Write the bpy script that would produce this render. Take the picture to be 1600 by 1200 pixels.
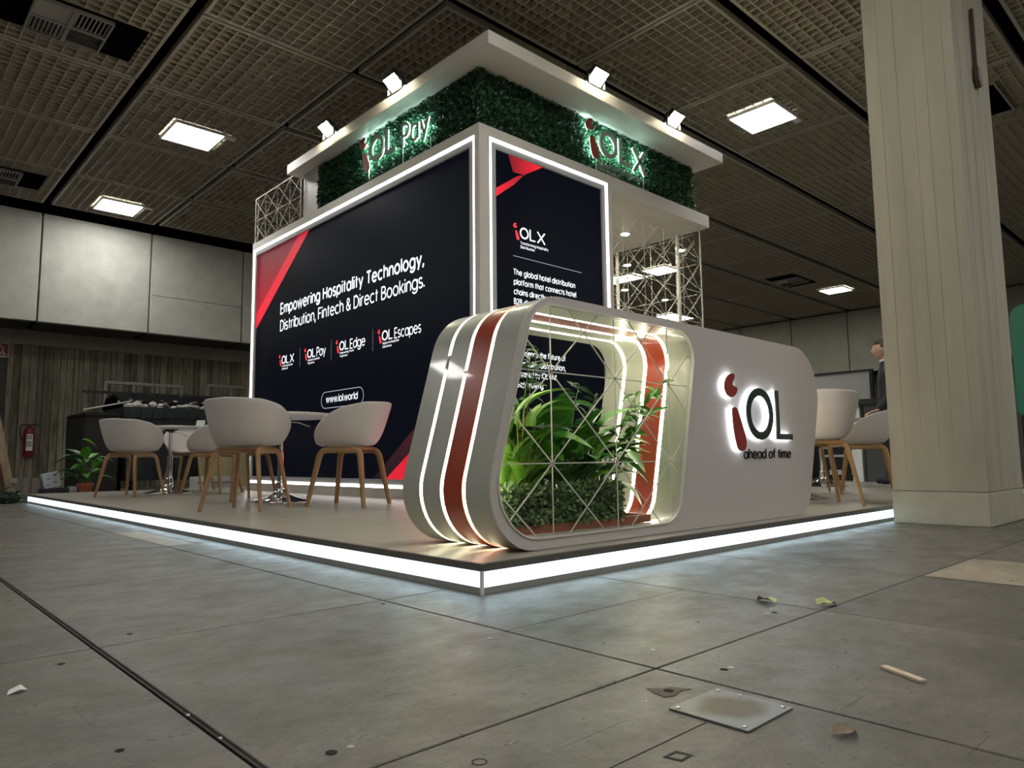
import bpy, bmesh, math, random
from mathutils import Vector, Matrix, Euler
from mathutils.geometry import tessellate_polygon
random.seed(7)
R = math.radians; PI = math.pi
scene = bpy.context.scene
COL = scene.collection
for o in list(bpy.data.objects): bpy.data.objects.remove(o)

# ------------------------------------------------------------------ camera
cam_d = bpy.data.cameras.new('camera'); cam = bpy.data.objects.new('camera', cam_d); COL.objects.link(cam)
cam_d.sensor_width = 36; cam_d.lens = 36*1112.97/1600; cam_d.clip_start = .02; cam_d.clip_end = 200
yaw, pitch, roll = .8194, .1043, -.0109
f = Vector((math.cos(pitch)*math.cos(yaw), math.cos(pitch)*math.sin(yaw), math.sin(pitch)))
r = Vector((math.sin(yaw), -math.cos(yaw), 0)); u = r.cross(f)
r2 = r*math.cos(roll)+u*math.sin(roll); u2 = -r*math.sin(roll)+u*math.cos(roll)
cam.matrix_world = Matrix(((r2.x, u2.x, -f.x, -1.5639), (r2.y, u2.y, -f.y, -1.8285), (r2.z, u2.z, -f.z, .445), (0, 0, 0, 1)))
scene.camera = cam
# ------------------------------------------------------------------ world, exposure
w = bpy.data.worlds.new('hall_world'); scene.world = w; w.use_nodes = True
w.node_tree.nodes['Background'].inputs[0].default_value = (.5, .5, .48, 1)
w.node_tree.nodes['Background'].inputs[1].default_value = .03
scene.view_settings.view_transform = 'Standard'; scene.view_settings.look = 'None'
scene.view_settings.gamma = 1; scene.view_settings.exposure = 0.3; scene.view_settings.use_curve_mapping = False
PANEL_E = 30.0      # ceiling light panels
STRIP_E = 2.6       # platform light strip
FRAME_E = 5.0       # light line round the video walls
BAND_E = 16.0        # light lines of the counter
FLOOD_E = 150.0      # roof floodlights
HALO_E = 4.5       # halo lettering

# ------------------------------------------------------------------ materials
MATS = {}
def mat(name, col, rough=.5, metal=0, var=0, vscale=8, bump=0, bscale=60, emit=0, ecol=None, stretch=None, spec=.5, alpha=1, trans=0, coords='Object', col2=None, island=False, coat=0):
    if name in MATS: return MATS[name]
    m = bpy.data.materials.new(name); m.use_nodes = True; nt = m.node_tree; N = nt.nodes; L = nt.links
    b = N['Principled BSDF']
    c = (*col, 1)
    b.inputs['Base Color'].default_value = c; b.inputs['Roughness'].default_value = rough; b.inputs['Metallic'].default_value = metal
    b.inputs['Specular IOR Level'].default_value = spec
    if coat: b.inputs['Coat Weight'].default_value = coat; b.inputs['Coat Roughness'].default_value = .05
    if trans: b.inputs['Transmission Weight'].default_value = trans
    if alpha < 1: b.inputs['Alpha'].default_value = alpha
    if emit:
        b.inputs['Emission Color'].default_value = (*(ecol or col), 1); b.inputs['Emission Strength'].default_value = emit
    src = None
    if var or bump:
        if coords == 'World':
            g = N.new('ShaderNodeNewGeometry'); out = g.outputs['Position']
        else:
            tc = N.new('ShaderNodeTexCoord'); out = tc.outputs['Object']
        mp = N.new('ShaderNodeMapping'); L.new(out, mp.inputs[0])
        if stretch: mp.inputs['Scale'].default_value = stretch
        src = mp.outputs[0]
    if var:
        n = N.new('ShaderNodeTexNoise'); n.inputs['Scale'].default_value = vscale; n.inputs['Detail'].default_value = 6; n.inputs['Roughness'].default_value = .65
        L.new(src, n.inputs['Vector'])
        mx = N.new('ShaderNodeMix'); mx.data_type = 'RGBA'
        lo = col2 or tuple(max(0, v*(1-var)) for v in col); hi = tuple(min(1, v*(1+var)) for v in col)
        mx.inputs[6].default_value = (*lo, 1); mx.inputs[7].default_value = (*hi, 1)
        rp = N.new('ShaderNodeMapRange'); rp.inputs[1].default_value = .3; rp.inputs[2].default_value = .7
        L.new(n.outputs[0], rp.inputs[0]); L.new(rp.outputs[0], mx.inputs[0]); L.new(mx.outputs[2], b.inputs['Base Color'])
    if island:
        g = N.new('ShaderNodeNewGeometry'); cr = N.new('ShaderNodeValToRGB')
        cr.color_ramp.elements[0].color = (*(col2 or col), 1); cr.color_ramp.elements[1].color = c
        L.new(g.outputs['Random Per Island'], cr.inputs[0]); L.new(cr.outputs[0], b.inputs['Base Color'])
    if bump:
        n2 = N.new('ShaderNodeTexNoise'); n2.inputs['Scale'].default_value = bscale; n2.inputs['Detail'].default_value = 5
        L.new(src, n2.inputs['Vector'])
        bp = N.new('ShaderNodeBump'); bp.inputs['Strength'].default_value = bump; bp.inputs['Distance'].default_value = .01
        L.new(n2.outputs[0], bp.inputs['Height']); L.new(bp.outputs[0], b.inputs['Normal'])
    MATS[name] = m; return m

def floor_mat(name, base, rough=.38):
    m = bpy.data.materials.new(name); m.use_nodes = True; nt = m.node_tree; N = nt.nodes; L = nt.links; b = N['Principled BSDF']
    g = N.new('ShaderNodeNewGeometry'); oi = N.new('ShaderNodeObjectInfo')
    def noise(scale, st, det=6, rg=.6, rot=0):
        mp = N.new('ShaderNodeMapping'); mp.inputs['Scale'].default_value = st; mp.inputs['Rotation'].default_value = (0, 0, rot); L.new(g.outputs['Position'], mp.inputs[0])
        n = N.new('ShaderNodeTexNoise'); n.inputs['Scale'].default_value = scale; n.inputs['Detail'].default_value = det; n.inputs['Roughness'].default_value = rg
        L.new(mp.outputs[0], n.inputs['Vector']); return n.outputs[0]
    def rng(sock, a, bb, c, d):
        k = N.new('ShaderNodeMapRange'); k.inputs[1].default_value = a; k.inputs[2].default_value = bb; k.inputs[3].default_value = c; k.inputs[4].default_value = d; L.new(sock, k.inputs[0]); return k.outputs[0]
    def mul(a, bb):
        k = N.new('ShaderNodeMath'); k.operation = 'MULTIPLY'; L.new(a, k.inputs[0]); L.new(bb, k.inputs[1]); return k.outputs[0]
    big = rng(noise(2.3, (1, 1, 1)), .3, .7, .72, 1.25)
    streak = rng(noise(13, (1, 1.15, 1), 8, .75, .4), .35, .65, .76, 1.22)
    scr = rng(noise(4, (.7, 26, 1), 3, .55, .55), .285, .315, .35, 1.0)
    scr3 = rng(noise(4, (.8, 30, 1), 3, .55, -.35), .28, .305, .4, 1.0)
    scr2 = rng(noise(4, (24, .8, 1), 4, .55, .2), .285, .31, .4, 1.0)
    speck = rng(noise(48, (1, 1, 1), 3, .55), .30, .34, .25, 1.0)
    light = rng(noise(60, (1, 1.6, 1), 3, .6, .7), .66, .72, 1.0, 1.7)
    fine = rng(noise(130, (1, 1, 1), 5, .85), .3, .7, .72, 1.28)
    rnd = rng(oi.outputs['Random'], 0, 1, .9, 1.1)
    v = mul(mul(mul(mul(big, streak), mul(scr, speck)), mul(mul(fine, light), mul(scr2, scr3))), rnd)
    mx = N.new('ShaderNodeMix'); mx.data_type = 'RGBA'; mx.blend_type = 'MULTIPLY'; mx.inputs[0].default_value = 1
    mx.inputs[6].default_value = (*base, 1); L.new(v, mx.inputs[7]); L.new(mx.outputs[2], b.inputs['Base Color'])
    ro = rng(noise(5, (1, 1.4, 1), 6, .7, .3), .3, .7, rough-.14, rough+.14); L.new(ro, b.inputs['Roughness'])
    bp = N.new('ShaderNodeBump'); bp.inputs['Strength'].default_value = .5; bp.inputs['Distance'].default_value = .005
    bs = N.new('ShaderNodeMath'); bs.operation = 'ADD'; L.new(noise(26, (1, 1.2, 1), 7, .75, .3), bs.inputs[0]); L.new(scr, bs.inputs[1])
    L.new(bs.outputs[0], bp.inputs['Height']); L.new(bp.outputs[0], b.inputs['Normal'])
    return m
M_FLOOR = floor_mat('hall_floor_board', (.122, .112, .095))
M_PALE = floor_mat('pale_floor_board', (.34, .29, .22))
M_GROOVE = mat('floor_groove', (.012, .012, .011), .9)
M_CONC = mat('concrete_panel', (.50, .50, .455), .8, var=.12, vscale=4, bump=.15, bscale=40)
M_CONC2 = mat('concrete_beam', (.27, .27, .245), .85, var=.15, vscale=3, bump=.2)
M_PILLAR = mat('board_marked_concrete', (.38, .355, .275), .85, var=.14, vscale=3.5, bump=.35, bscale=30, stretch=(1, 1, .15))
M_PILLARF = mat('plinth_concrete', (.41, .39, .31), .85, var=.1, vscale=5, bump=.3, bscale=25)
M_PLANK = mat('aged_timber', (.235, .215, .16), .85, var=.45, vscale=7, stretch=(3, 3, .35), bump=.4, bscale=25, col2=(.10, .085, .055))
M_TILE = mat('ceiling_louvre', (.37, .335, .262), .5, spec=.4)
M_TILEF = mat('ceiling_tile_frame', (.36, .34, .28), .5)
M_BLACK = mat('black_void', (.003, .003, .003), .9, spec=0)
M_PANELF = mat('light_frame_white', (.7, .7, .68), .4)
M_PANEL = mat('light_diffuser', (.9, .9, .9), .4, emit=PANEL_E, ecol=(1, .985, .93))
M_WHITE = mat('warm_white_laminate', (.66, .63, .59), .42, var=.03, vscale=30, bump=.04, bscale=300)
M_WHITE2 = mat('counter_laminate', (.62, .57, .55), .38, var=.03, vscale=60, bump=.05, bscale=500, coat=.25)
M_CREAM = mat('cream_band_laminate', (.46, .46, .40), .3, var=.04, vscale=8, coat=.3)
M_RED = mat('red_band_laminate', (.40, .06, .028), .28, var=.08, vscale=5, coat=.4)
M_LED = mat('cool_light_strip', (.9, .95, 1), .4, emit=STRIP_E, ecol=(.66, .90, 1))
M_LEDF = mat('white_light_line', (1, 1, 1), .4, emit=FRAME_E, ecol=(1, 1, .97))
M_LEDB = mat('warm_light_line', (1, 1, .9), .4, emit=BAND_E, ecol=(1, .97, .72))
M_DECK = mat('deck_vinyl', (.35, .33, .28), .33, var=.12, vscale=5, stretch=(.5, 4, 1), bump=.08, bscale=60)
M_DECKE = mat('deck_edge_board', (.12, .11, .10), .4, var=.25, vscale=12, stretch=(1, 1, 6))
M_BASEG = mat('grey_base_strip', (.33, .33, .31), .5)
M_CHROME = mat('chrome', (.75, .75, .76), .08, metal=1)
M_STEEL = mat('brushed_steel', (.55, .55, .56), .3, metal=1)
M_SHELL = mat('moulded_shell', (.60, .555, .545), .5, var=.03, vscale=120, bump=.05, bscale=500)
M_OAK = mat('oak_leg', (.33, .19, .085), .42, var=.2, vscale=14, stretch=(6, 6, .6), bump=.05)
M_TTOP = mat('white_table_top', (.62, .62, .62), .35)
M_HEDGE = mat('hedge_leaf', (.045, .15, .07), .4, island=True, col2=(.010, .045, .022), spec=.5)
M_HEDGEB = mat('hedge_backing', (.004, .016, .008), .8)
M_BOX = mat('boxwood_leaf', (.30, .46, .17), .35, island=True, col2=(.03, .10, .03))
M_LEAF = mat('glossy_leaf', (.10, .33, .03), .33, var=.5, vscale=9, col2=(.025, .12, .015))
M_LEAF2 = mat('bright_leaf', (.24, .48, .05), .36, var=.35, vscale=10, col2=(.09, .27, .03))
M_LEAF3 = mat('dark_leaf', (.022, .075, .022), .4, var=.5, vscale=9)
M_STEMY = mat('yellow_stem', (.36, .34, .06), .5)
M_STEM = mat('green_stem', (.07, .14, .03), .5)
M_TERRA = mat('terracotta', (.36, .10, .05), .6, var=.1)
M_SOIL = mat('soil', (.02, .014, .009), .95, bump=.6, bscale=60)
M_SCREEN = mat('video_wall_black', (.0015, .002, .004), .35, emit=1, ecol=(.0010, .0016, .0042), spec=.08)
M_TXT = mat('screen_white', (.02, .02, .02), .4, emit=1.15, ecol=(.92, .97, 1))
M_TXTD = mat('screen_dim', (.02, .02, .02), .4, emit=.16, ecol=(.8, .85, 1))
M_TRED = mat('screen_red', (.02, .01, .01), .4, emit=1, ecol=(.85, .035, .05))
M_GLASS = None
def glass_mat():
    m = bpy.data.materials.new('clear_glass'); m.use_nodes = True; nt = m.node_tree; N = nt.nodes
    for n in list(N):
        if n.type == 'BSDF_PRINCIPLED': N.remove(n)
    t = N.new('ShaderNodeBsdfTransparent'); t.inputs[0].default_value = (.96, .97, .96, 1)
    g = N.new('ShaderNodeBsdfGlossy'); g.inputs['Roughness'].default_value = .02
    lw = N.new('ShaderNodeLayerWeight'); lw.inputs[0].default_value = .5
    pw = N.new('ShaderNodeMath'); pw.operation = 'POWER'; pw.inputs[1].default_value = 5; nt.links.new(lw.outputs['Facing'], pw.inputs[0])
    fr = N.new('ShaderNodeMath'); fr.operation = 'MULTIPLY_ADD'; fr.inputs[1].default_value = .6; fr.inputs[2].default_value = .025; nt.links.new(pw.outputs[0], fr.inputs[0])
    mx = N.new('ShaderNodeMixShader'); nt.links.new(fr.outputs[0], mx.inputs[0]); nt.links.new(t.outputs[0], mx.inputs[1]); nt.links.new(g.outputs[0], mx.inputs[2])
    nt.links.new(mx.outputs[0], N['Material Output'].inputs[0]); return m
M_GLASS = glass_mat()
M_BAR = mat('pale_lattice_bar', (.66, .64, .57), .45)
M_DARK = mat('matt_black', (.012, .012, .013), .6)
M_LETTER = mat('letter_dark_face', (.035, .05, .045), .3, coat=.3)
M_LETRED = mat('letter_red_face', (.36, .045, .04), .35)
M_LETGREY = mat('letter_grey_face', (.36, .35, .33), .4)
M_HALO = mat('lit_acrylic_return', (.9, .95, 1), .4, emit=HALO_E, ecol=(.88, .96, 1))
M_HALO2 = mat('lit_acrylic_cyan', (.8, 1, .95), .4, emit=HALO_E*7, ecol=(.62, 1, .88))

def grad_red(name, axis, a, b, ca, cb):
    """screen picture: a red that fades along one object axis"""
    m = bpy.data.materials.new(name); m.use_nodes = True; nt = m.node_tree; N = nt.nodes; L = nt.links; p = N['Principled BSDF']
    p.inputs['Base Color'].default_value = (.01, .005, .005, 1)
    g = N.new('ShaderNodeTexCoord'); s = N.new('ShaderNodeSeparateXYZ'); L.new(g.outputs['Object'], s.inputs[0])
    k = N.new('ShaderNodeMapRange'); k.inputs[1].default_value = a; k.inputs[2].default_value = b; L.new(s.outputs[axis], k.inputs[0])
    mx = N.new('ShaderNodeMix'); mx.data_type = 'RGBA'; mx.inputs[6].default_value = (*ca, 1); mx.inputs[7].default_value = (*cb, 1); L.new(k.outputs[0], mx.inputs[0])
    L.new(mx.outputs[2], p.inputs['Emission Color']); p.inputs['Emission Strength'].default_value = 1
    return m

# ------------------------------------------------------------------ mesh helpers
OFF = {}
def off(o): return OFF.get(o.name, Vector((0, 0, 0)))
def thing(name, label, cat, loc=(0, 0, 0), rotz=0, group=None):
    o = bpy.data.objects.new(name, None); COL.objects.link(o); o.empty_display_size = .1
    o.location = loc; o.rotation_euler = (0, 0, rotz); o['label'] = label; o['category'] = cat
    if group: o['group'] = group
    OFF[o.name] = Vector(loc); return o
def tag(o, label, cat, group=None):
    o['label'] = label; o['category'] = cat
    if group: o['group'] = group
    return o
def addobj(name, me, m, parent=None, label=None, kind=None, loc=None):
    o = bpy.data.objects.new(name, me); COL.objects.link(o)
    if m and not me.materials: me.materials.append(m)
    if parent: o.parent = parent; OFF[o.name] = off(parent).copy()
    if loc is not None: o.location = loc
    if label: o['label'] = label
    if kind: o['kind'] = kind
    return o
class MB:
    def __init__(s): s.v = []; s.f = []
    def add(s, vs, fs):
        n = len(s.v); s.v += [Vector(p) for p in vs]; s.f += [tuple(i+n for i in q) for q in fs]; return s
    def box(s, x0, x1, y0, y1, z0, z1, mtx=None):
        vs = [Vector(p) for p in ((x0, y0, z0), (x1, y0, z0), (x1, y1, z0), (x0, y1, z0), (x0, y0, z1), (x1, y0, z1), (x1, y1, z1), (x0, y1, z1))]
        if mtx: vs = [mtx @ p for p in vs]
        return s.add(vs, [(0, 3, 2, 1), (4, 5, 6, 7), (0, 1, 5, 4), (1, 2, 6, 5), (2, 3, 7, 6), (3, 0, 4, 7)])
    def tube(s, pts, rad, n=8, flat=1.0, cap=True, up=None):
        pts = [Vector(p) for p in pts]; k = len(pts); rad = rad if isinstance(rad, (list, tuple)) else [rad]*k
        rings = []; prev = None
        for i, p in enumerate(pts):
            t = (pts[min(i+1, k-1)]-pts[max(i-1, 0)]).normalized()
            if up is not None: a = Vector(up)
            elif prev is None: a = Vector((0, 0, 1)) if abs(t.z) < .9 else Vector((1, 0, 0))
            else: a = prev
            a = (a-t*a.dot(t)).normalized(); b = t.cross(a); prev = a
            rings.append([p+(a*math.cos(2*PI*j/n)*flat+b*math.sin(2*PI*j/n))*rad[i] for j in range(n)])
        vs = [q for rg in rings for q in rg]
        fs = [(i*n+j, i*n+(j+1) % n, (i+1)*n+(j+1) % n, (i+1)*n+j) for i in range(k-1) for j in range(n)]
        if cap: fs += [tuple(range(n))[::-1], tuple((k-1)*n+j for j in range(n))]
        return s.add(vs, fs)
    def lathe(s, prof, c=(0, 0, 0), n=32, mtx=None):
        c = Vector(c); vs = []; fs = []
        for (rr, z) in prof:
            for j in range(n): vs.append(Vector((rr*math.cos(2*PI*j/n), rr*math.sin(2*PI*j/n), z)))
        if mtx: vs = [mtx @ p for p in vs]
        vs = [p+c for p in vs]
        for i in range(len(prof)-1):
            for j in range(n): fs.append((i*n+j, i*n+(j+1) % n, (i+1)*n+(j+1) % n, (i+1)*n+j))
        fs.append(tuple(range(n))[::-1]); fs.append(tuple((len(prof)-1)*n+j for j in range(n)))
        return s.add(vs, fs)
    def prism(s, loops, d0, d1, fn):
        """polygon with holes, pushed from depth d0 to d1; fn(u, v, d) gives the point"""
        tris = tessellate_polygon([[Vector((a, b, 0)) for a, b in lp] for lp in loops])
        flat = [p for lp in loops for p in lp]; n = len(flat)
        vs = [fn(a, b, d0) for a, b in flat]+[fn(a, b, d1) for a, b in flat]
        fs = [tuple(t) for t in tris]+[tuple(i+n for i in reversed(t)) for t in tris]
        k = 0
        for lp in loops:
            q = len(lp)
            for i in range(q):
                a, b = k+i, k+(i+1) % q; fs.append((a, b, b+n, a+n))
            k += q
        return s.add(vs, fs)
    def build(s, name, m, parent=None, smooth=None, label=None, kind=None, bevel=0, world=True, loc=None, seg=2):
        o0 = (off(parent) if (parent and world) else Vector((0, 0, 0)))
        if loc is not None and world: o0 = o0+Vector(loc)-(off(parent) if parent else Vector((0,0,0)))
        me = bpy.data.meshes.new(name); me.from_pydata([tuple(p-o0) for p in s.v], [], s.f)
        bm = bmesh.new(); bm.from_mesh(me)
        bmesh.ops.recalc_face_normals(bm, faces=bm.faces)
        if bevel: bmesh.ops.bevel(bm, geom=[e for e in bm.edges if len(e.link_faces) == 2 and e.calc_face_angle(0) > .5], offset=bevel, segments=seg, affect='EDGES', clamp_overlap=True)
        bm.to_mesh(me); bm.free()
        if smooth is not None:
            me.shade_smooth(); me.set_sharp_from_angle(angle=R(smooth))
        lo = None
        if loc is not None: lo = Vector(loc)-(off(parent) if parent else Vector((0, 0, 0)))
        return addobj(name, me, m, parent, label, kind, lo)
def B(*a): return MB().box(*a)
def fillet(corners, radii, seg=12):
    out = []; n = len(corners)
    for i in range(n):
        p = Vector(corners[i]); a = Vector(corners[i-1])-p; b = Vector(corners[(i+1) % n])-p
        a.normalize(); b.normalize(); ang = a.angle(b); rr = radii[i]; t = rr/math.tan(ang/2)
        c = p+(a+b).normalized()*(rr/math.sin(ang/2)); s0 = p+a*t-c; s1 = p+b*t-c
        a0 = math.atan2(s0.y, s0.x); a1 = math.atan2(s1.y, s1.x); d = (a1-a0+PI) % (2*PI)-PI
        out += [(c.x+rr*math.cos(a0+d*k/seg), c.y+rr*math.sin(a0+d*k/seg)) for k in range(seg+1)]
    return out
def inset(loop, d):
    """offset a counter-clockwise loop inwards by d"""
    n = len(loop); out = []
    for i in range(n):
        a, p, b = Vector(loop[i-1]), Vector(loop[i]), Vector(loop[(i+1) % n])
        e1 = (p-a).normalized(); e2 = (b-p).normalized(); n1 = Vector((-e1.y, e1.x)); n2 = Vector((-e2.y, e2.x)); m = (n1+n2).normalized()
        out.append(tuple(p+m*d/max(.3, m.dot(n1))))
    return out
def copy_tree(o, parent=None):
    c = o.copy(); COL.objects.link(c); c.parent = parent
    for ch in o.children: copy_tree(ch, c)
    return c

def _arc(cx, cy, rx, ry, a0, a1, n=None):
    n = n or max(4, int(abs(a1-a0)/18)); return [(cx+rx*math.cos(R(a0+(a1-a0)*i/n)), cy+ry*math.sin(R(a0+(a1-a0)*i/n))) for i in range(n+1)]
_ring = lambda: _arc(.25, .26, .25, .26, 0, 360, 20)
_DOT = [[(0, .63), (0, .73)]]
GLYPH = {   # geometric sans: centre lines of the strokes and advance; capitals .70 high, x-height .52
 'a': ([_ring(), [(.5, 0), (.5, .52)]], .5), 'b': ([_ring(), [(0, 0), (0, .74)]], .5), 'c': ([_arc(.25, .26, .25, .26, 48, 312)], .44), 'd': ([_ring(), [(.5, 0), (.5, .74)]], .5),
 'e': ([_arc(.25, .26, .25, .26, 0, 318), [(0, .27), (.5, .27)]], .5), 'f': ([[(.1, 0), (.1, .56)]+_arc(.26, .56, .16, .17, 180, 85), [(0, .49), (.27, .49)]], .27), 'g': ([_ring(), [(.5, .52), (.5, .02)]+_arc(.25, .0, .25, .2, 0, -150)], .5),
 'h': ([[(0, 0), (0, .74)], _arc(.2, .30, .2, .22, 180, 0)+[(.4, 0)]], .4), 'i': ([[(0, 0), (0, .52)]]+_DOT, 0), 'k': ([[(0, 0), (0, .74)], [(.02, .2), (.36, .52)], [(.12, .3), (.38, 0)]], .36), 'l': ([[(0, 0), (0, .74)]], 0),
 'm': ([[(0, 0), (0, .52)], _arc(.17, .34, .17, .18, 180, 0)+[(.34, 0)], _arc(.51, .34, .17, .18, 180, 0)+[(.68, 0)]], .68), 'n': ([[(0, 0), (0, .52)], _arc(.2, .30, .2, .22, 180, 0)+[(.4, 0)]], .4), 'o': ([_ring()], .5),
 'p': ([_ring(), [(0, -.2), (0, .52)]], .5), 'r': ([[(0, 0), (0, .52)], _arc(.19, .32, .19, .2, 180, 75)], .24), 's': ([_arc(.17, .385, .16, .135, 35, 265)+_arc(.17, .13, .17, .13, 85, -150)], .34), 't': ([[(.11, 0), (.11, .68)], [(0, .49), (.25, .49)]], .24),
 'u': ([[(0, .52), (0, .22)]+_arc(.2, .2, .2, .2, 180, 360)+[(.4, .52)], [(.4, .3), (.4, 0)]], .4), 'v': ([[(0, .52), (.22, 0), (.44, .52)]], .44), 'w': ([[(0, .52), (.17, 0), (.34, .52), (.51, 0), (.68, .52)]], .68), 'x': ([[(0, .52), (.4, 0)], [(.4, .52), (0, 0)]], .4), 'y': ([[(0, .52), (.23, .02)], [(.45, .52), (.13, -.2)]], .45),
 'B': ([[(0, 0), (0, .7), (.2, .7)]+_arc(.22, .535, .17, .165, 90, -90)+[(0, .37)], [(.2, .37), (.24, .37)]+_arc(.24, .185, .2, .185, 90, -90)+[(0, 0)]], .44), 'D': ([[(0, 0), (0, .7), (.2, .7)]+_arc(.2, .35, .33, .35, 90, -90)+[(0, 0)]], .53), 'E': ([[(.38, .7), (0, .7), (0, 0), (.38, 0)], [(0, .36), (.34, .36)]], .38), 'F': ([[(.38, .7), (0, .7), (0, 0)], [(0, .36), (.33, .36)]], .36),
 'H': ([[(0, 0), (0, .7)], [(.5, 0), (.5, .7)], [(0, .36), (.5, .36)]], .5), 'I': ([[(0, 0), (0, .7)]], 0), 'L': ([[(0, .7), (0, 0), (.36, 0)]], .34), 'O': ([_arc(.36, .35, .36, .36, 0, 360, 26)], .72), 'P': ([[(0, 0), (0, .7), (.22, .7)]+_arc(.22, .51, .2, .19, 90, -90)+[(0, .32)]], .42), 'S': ([_arc(.22, .52, .2, .18, 35, 265)+_arc(.22, .17, .22, .18, 85, -145)], .44), 'T': ([[(0, .7), (.48, .7)], [(.24, .7), (.24, 0)]], .48), 'X': ([[(0, .7), (.48, 0)], [(.48, .7), (0, 0)]], .48),
 'U': ([[(0, .7), (0, .24)]+_arc(.24, .24, .24, .24, 180, 360)+[(.48, .7)]], .48), '2': ([_arc(.2, .5, .19, .2, 165, -35)+[(.0, 0), (.42, 0)]], .42), '&': ([[(.5, 0), (.12, .44)]+_arc(.22, .56, .14, .14, 215, -40)+[(.1, .34)]+_arc(.22, .18, .2, .18, 130, 320)+[(.5, .32)]], .5), ',': ([[(.05, .06), (-.03, -.16)]], .02), '.': ([[(0, -.01), (0, .09)]], 0), ' ': ([], .12)}
def stroke_poly(pts, w_):
    pts = [Vector(p) for p in pts]; n = len(pts); closed = (pts[0]-pts[-1]).length < 1e-6
    lo, hi = [], []
    for i in range(n):
        if closed and i in (0, n-1): a, b = pts[1]-pts[0], pts[-1]-pts[-2]
        else: a = pts[i]-pts[i-1] if i else pts[1]-pts[0]; b = pts[i+1]-pts[i] if i < n-1 else pts[-1]-pts[-2]
        a = a.normalized(); b = b.normalized(); m = a+b; m = (m if m.length > .2 else a).normalized(); nr = Vector((-m.y, m.x)); k = w_/2/max(.45, abs(nr.dot(Vector((-a.y, a.x)))))
        lo.append(pts[i]-nr*k); hi.append(pts[i]+nr*k)
    return [(lo[i], lo[i+1], hi[i+1], hi[i]) for i in range(n-1)]
def text_mesh(body, w=None, h=None, size=.1, bold=0, group=False):
    """lettering drawn from stroke glyphs; capital height h, total width w; origin at the base line's left end"""
    sw = .088+bold*2.2; x = 0; vs = []; fs = []; gid = []
    for gi, ch in enumerate(body):
        st, adv = GLYPH[ch]; x += .0 if not gi else (.06+sw*.95)
        if ch != ' ' : x += (.02 if ch in 'ilhbmnrukIPBEFHLD' else 0)
        for pl in st:
            for q_ in stroke_poly(pl, sw):
                n = len(vs); vs += [(p.x+x, p.y*(.7-0)/.7, 0) for p in q_]; fs.append((n, n+1, n+2, n+3)); gid.append(gi)
        x += adv
    xs = [v[0] for v in vs]; x0, x1 = min(xs), max(xs); sy = h/.70; sx = (w/(x1-x0)) if w else sy
    vs = [((a-x0)*sx, b*sy, 0) for a, b, c in vs]
    me = bpy.data.meshes.new('lettering'); me.from_pydata(vs, [], fs); bm = bmesh.new(); bm.from_mesh(me); bmesh.ops.remove_doubles(bm, verts=bm.verts, dist=1e-6); bm.to_mesh(me); bm.free()
    return me
def put_text(name, body, fn, m, parent, w=None, h=None, bold=0, d=0.0, depth=0, label=None):
    me = text_mesh(body, w, h, bold=bold)
    o0 = off(parent)
    if depth:
        bm = bmesh.new(); bm.from_mesh(me); bmesh.ops.split_edges(bm, edges=[])
        ret = bmesh.ops.extrude_face_region(bm, geom=bm.faces[:], use_keep_orig=True)
        for g in ret['geom']:
            if isinstance(g, bmesh.types.BMVert): g.co.z = depth
        bm.to_mesh(me); bm.free()
    for v in me.vertices: v.co = Vector(fn(v.co.x, v.co.y, d-v.co.z))-o0
    bm = bmesh.new(); bm.from_mesh(me)
    if depth: bmesh.ops.recalc_face_normals(bm, faces=bm.faces)
    bm.to_mesh(me); bm.free()
    me.materials.clear()
    return addobj(name, me, m, parent, label)

# ================================================================== SETTING
# ---- floor: recessed bed with separate boards laid on it
XJ = [-1.09+.81*i for i in range(-5, 18)]; YJ = [-.89+1.053*i for i in range(-5, 13)]
fm = MB()
fm.box(-12, 24, -12, 16, -.12, -.018)
floor = fm.build('floor', M_GROOVE); floor['kind'] = 'structure'
tile_me = None
gx, gy, gt = .007, .006, .002
tm = B(gx/2, .81-gx/2, gy/2, 1.053-gy/2, -.018, 0)
def tile_mesh(m, nm):
    o = tm.build(nm, m, bevel=.0015, seg=1); me = o.data; bpy.data.objects.remove(o); return me
me_t = tile_mesh(M_FLOOR, 'floor_board')
tm = B(gx/2, .81-.008, gy/2, 1.053-gy/2, -.018, 0); me_l = tile_mesh(M_FLOOR, 'floor_board')
tm = B(.008, .81-gx/2, gy/2, 1.053-gy/2, -.018, 0); me_r = tile_mesh(M_FLOOR, 'floor_board')
for i, x in enumerate(XJ[:-1]):
    for j, y in enumerate(YJ[:-1]):
        if x > -.05 and x+.81 < 8.05 and y > -.05 and y+1.05 < 8.05: continue
        if abs(x-(-.28)) < .1 and 2.0 < y < 2.6: continue
        o = addobj('floor_board', me_l if abs(x+1.9) < .02 else me_r if abs(x+1.09) < .02 else me_t, None, floor, loc=(x, y, 0))
# board with a pale outer strip beside the platform, and its grey remainder
fx = -.28
B(fx+.003, fx+.16, 2.272, 3.32, -.014, 0).build('floor_board', M_PALE, floor, bevel=.0015, seg=1)
B(fx+.163, fx+.807, 2.272, 3.32, -.014, 0).build('floor_board', M_FLOOR, floor, bevel=.0015, seg=1)
# the rest of the hall floor beyond the boards
xe0, xe1, ye0, ye1 = XJ[0], XJ[-1], YJ[0], YJ[-1]
rest = MB().box(-12, xe0-.003, -12, 16, -.014, 0).box(xe1+.003, 24, -12, 16, -.014, 0).box(xe0, xe1, -12, ye0-.003, -.014, 0).box(xe0, xe1, ye1+.003, 16, -.014, 0)
rest.build('floor_board', M_FLOOR, floor)
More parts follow.
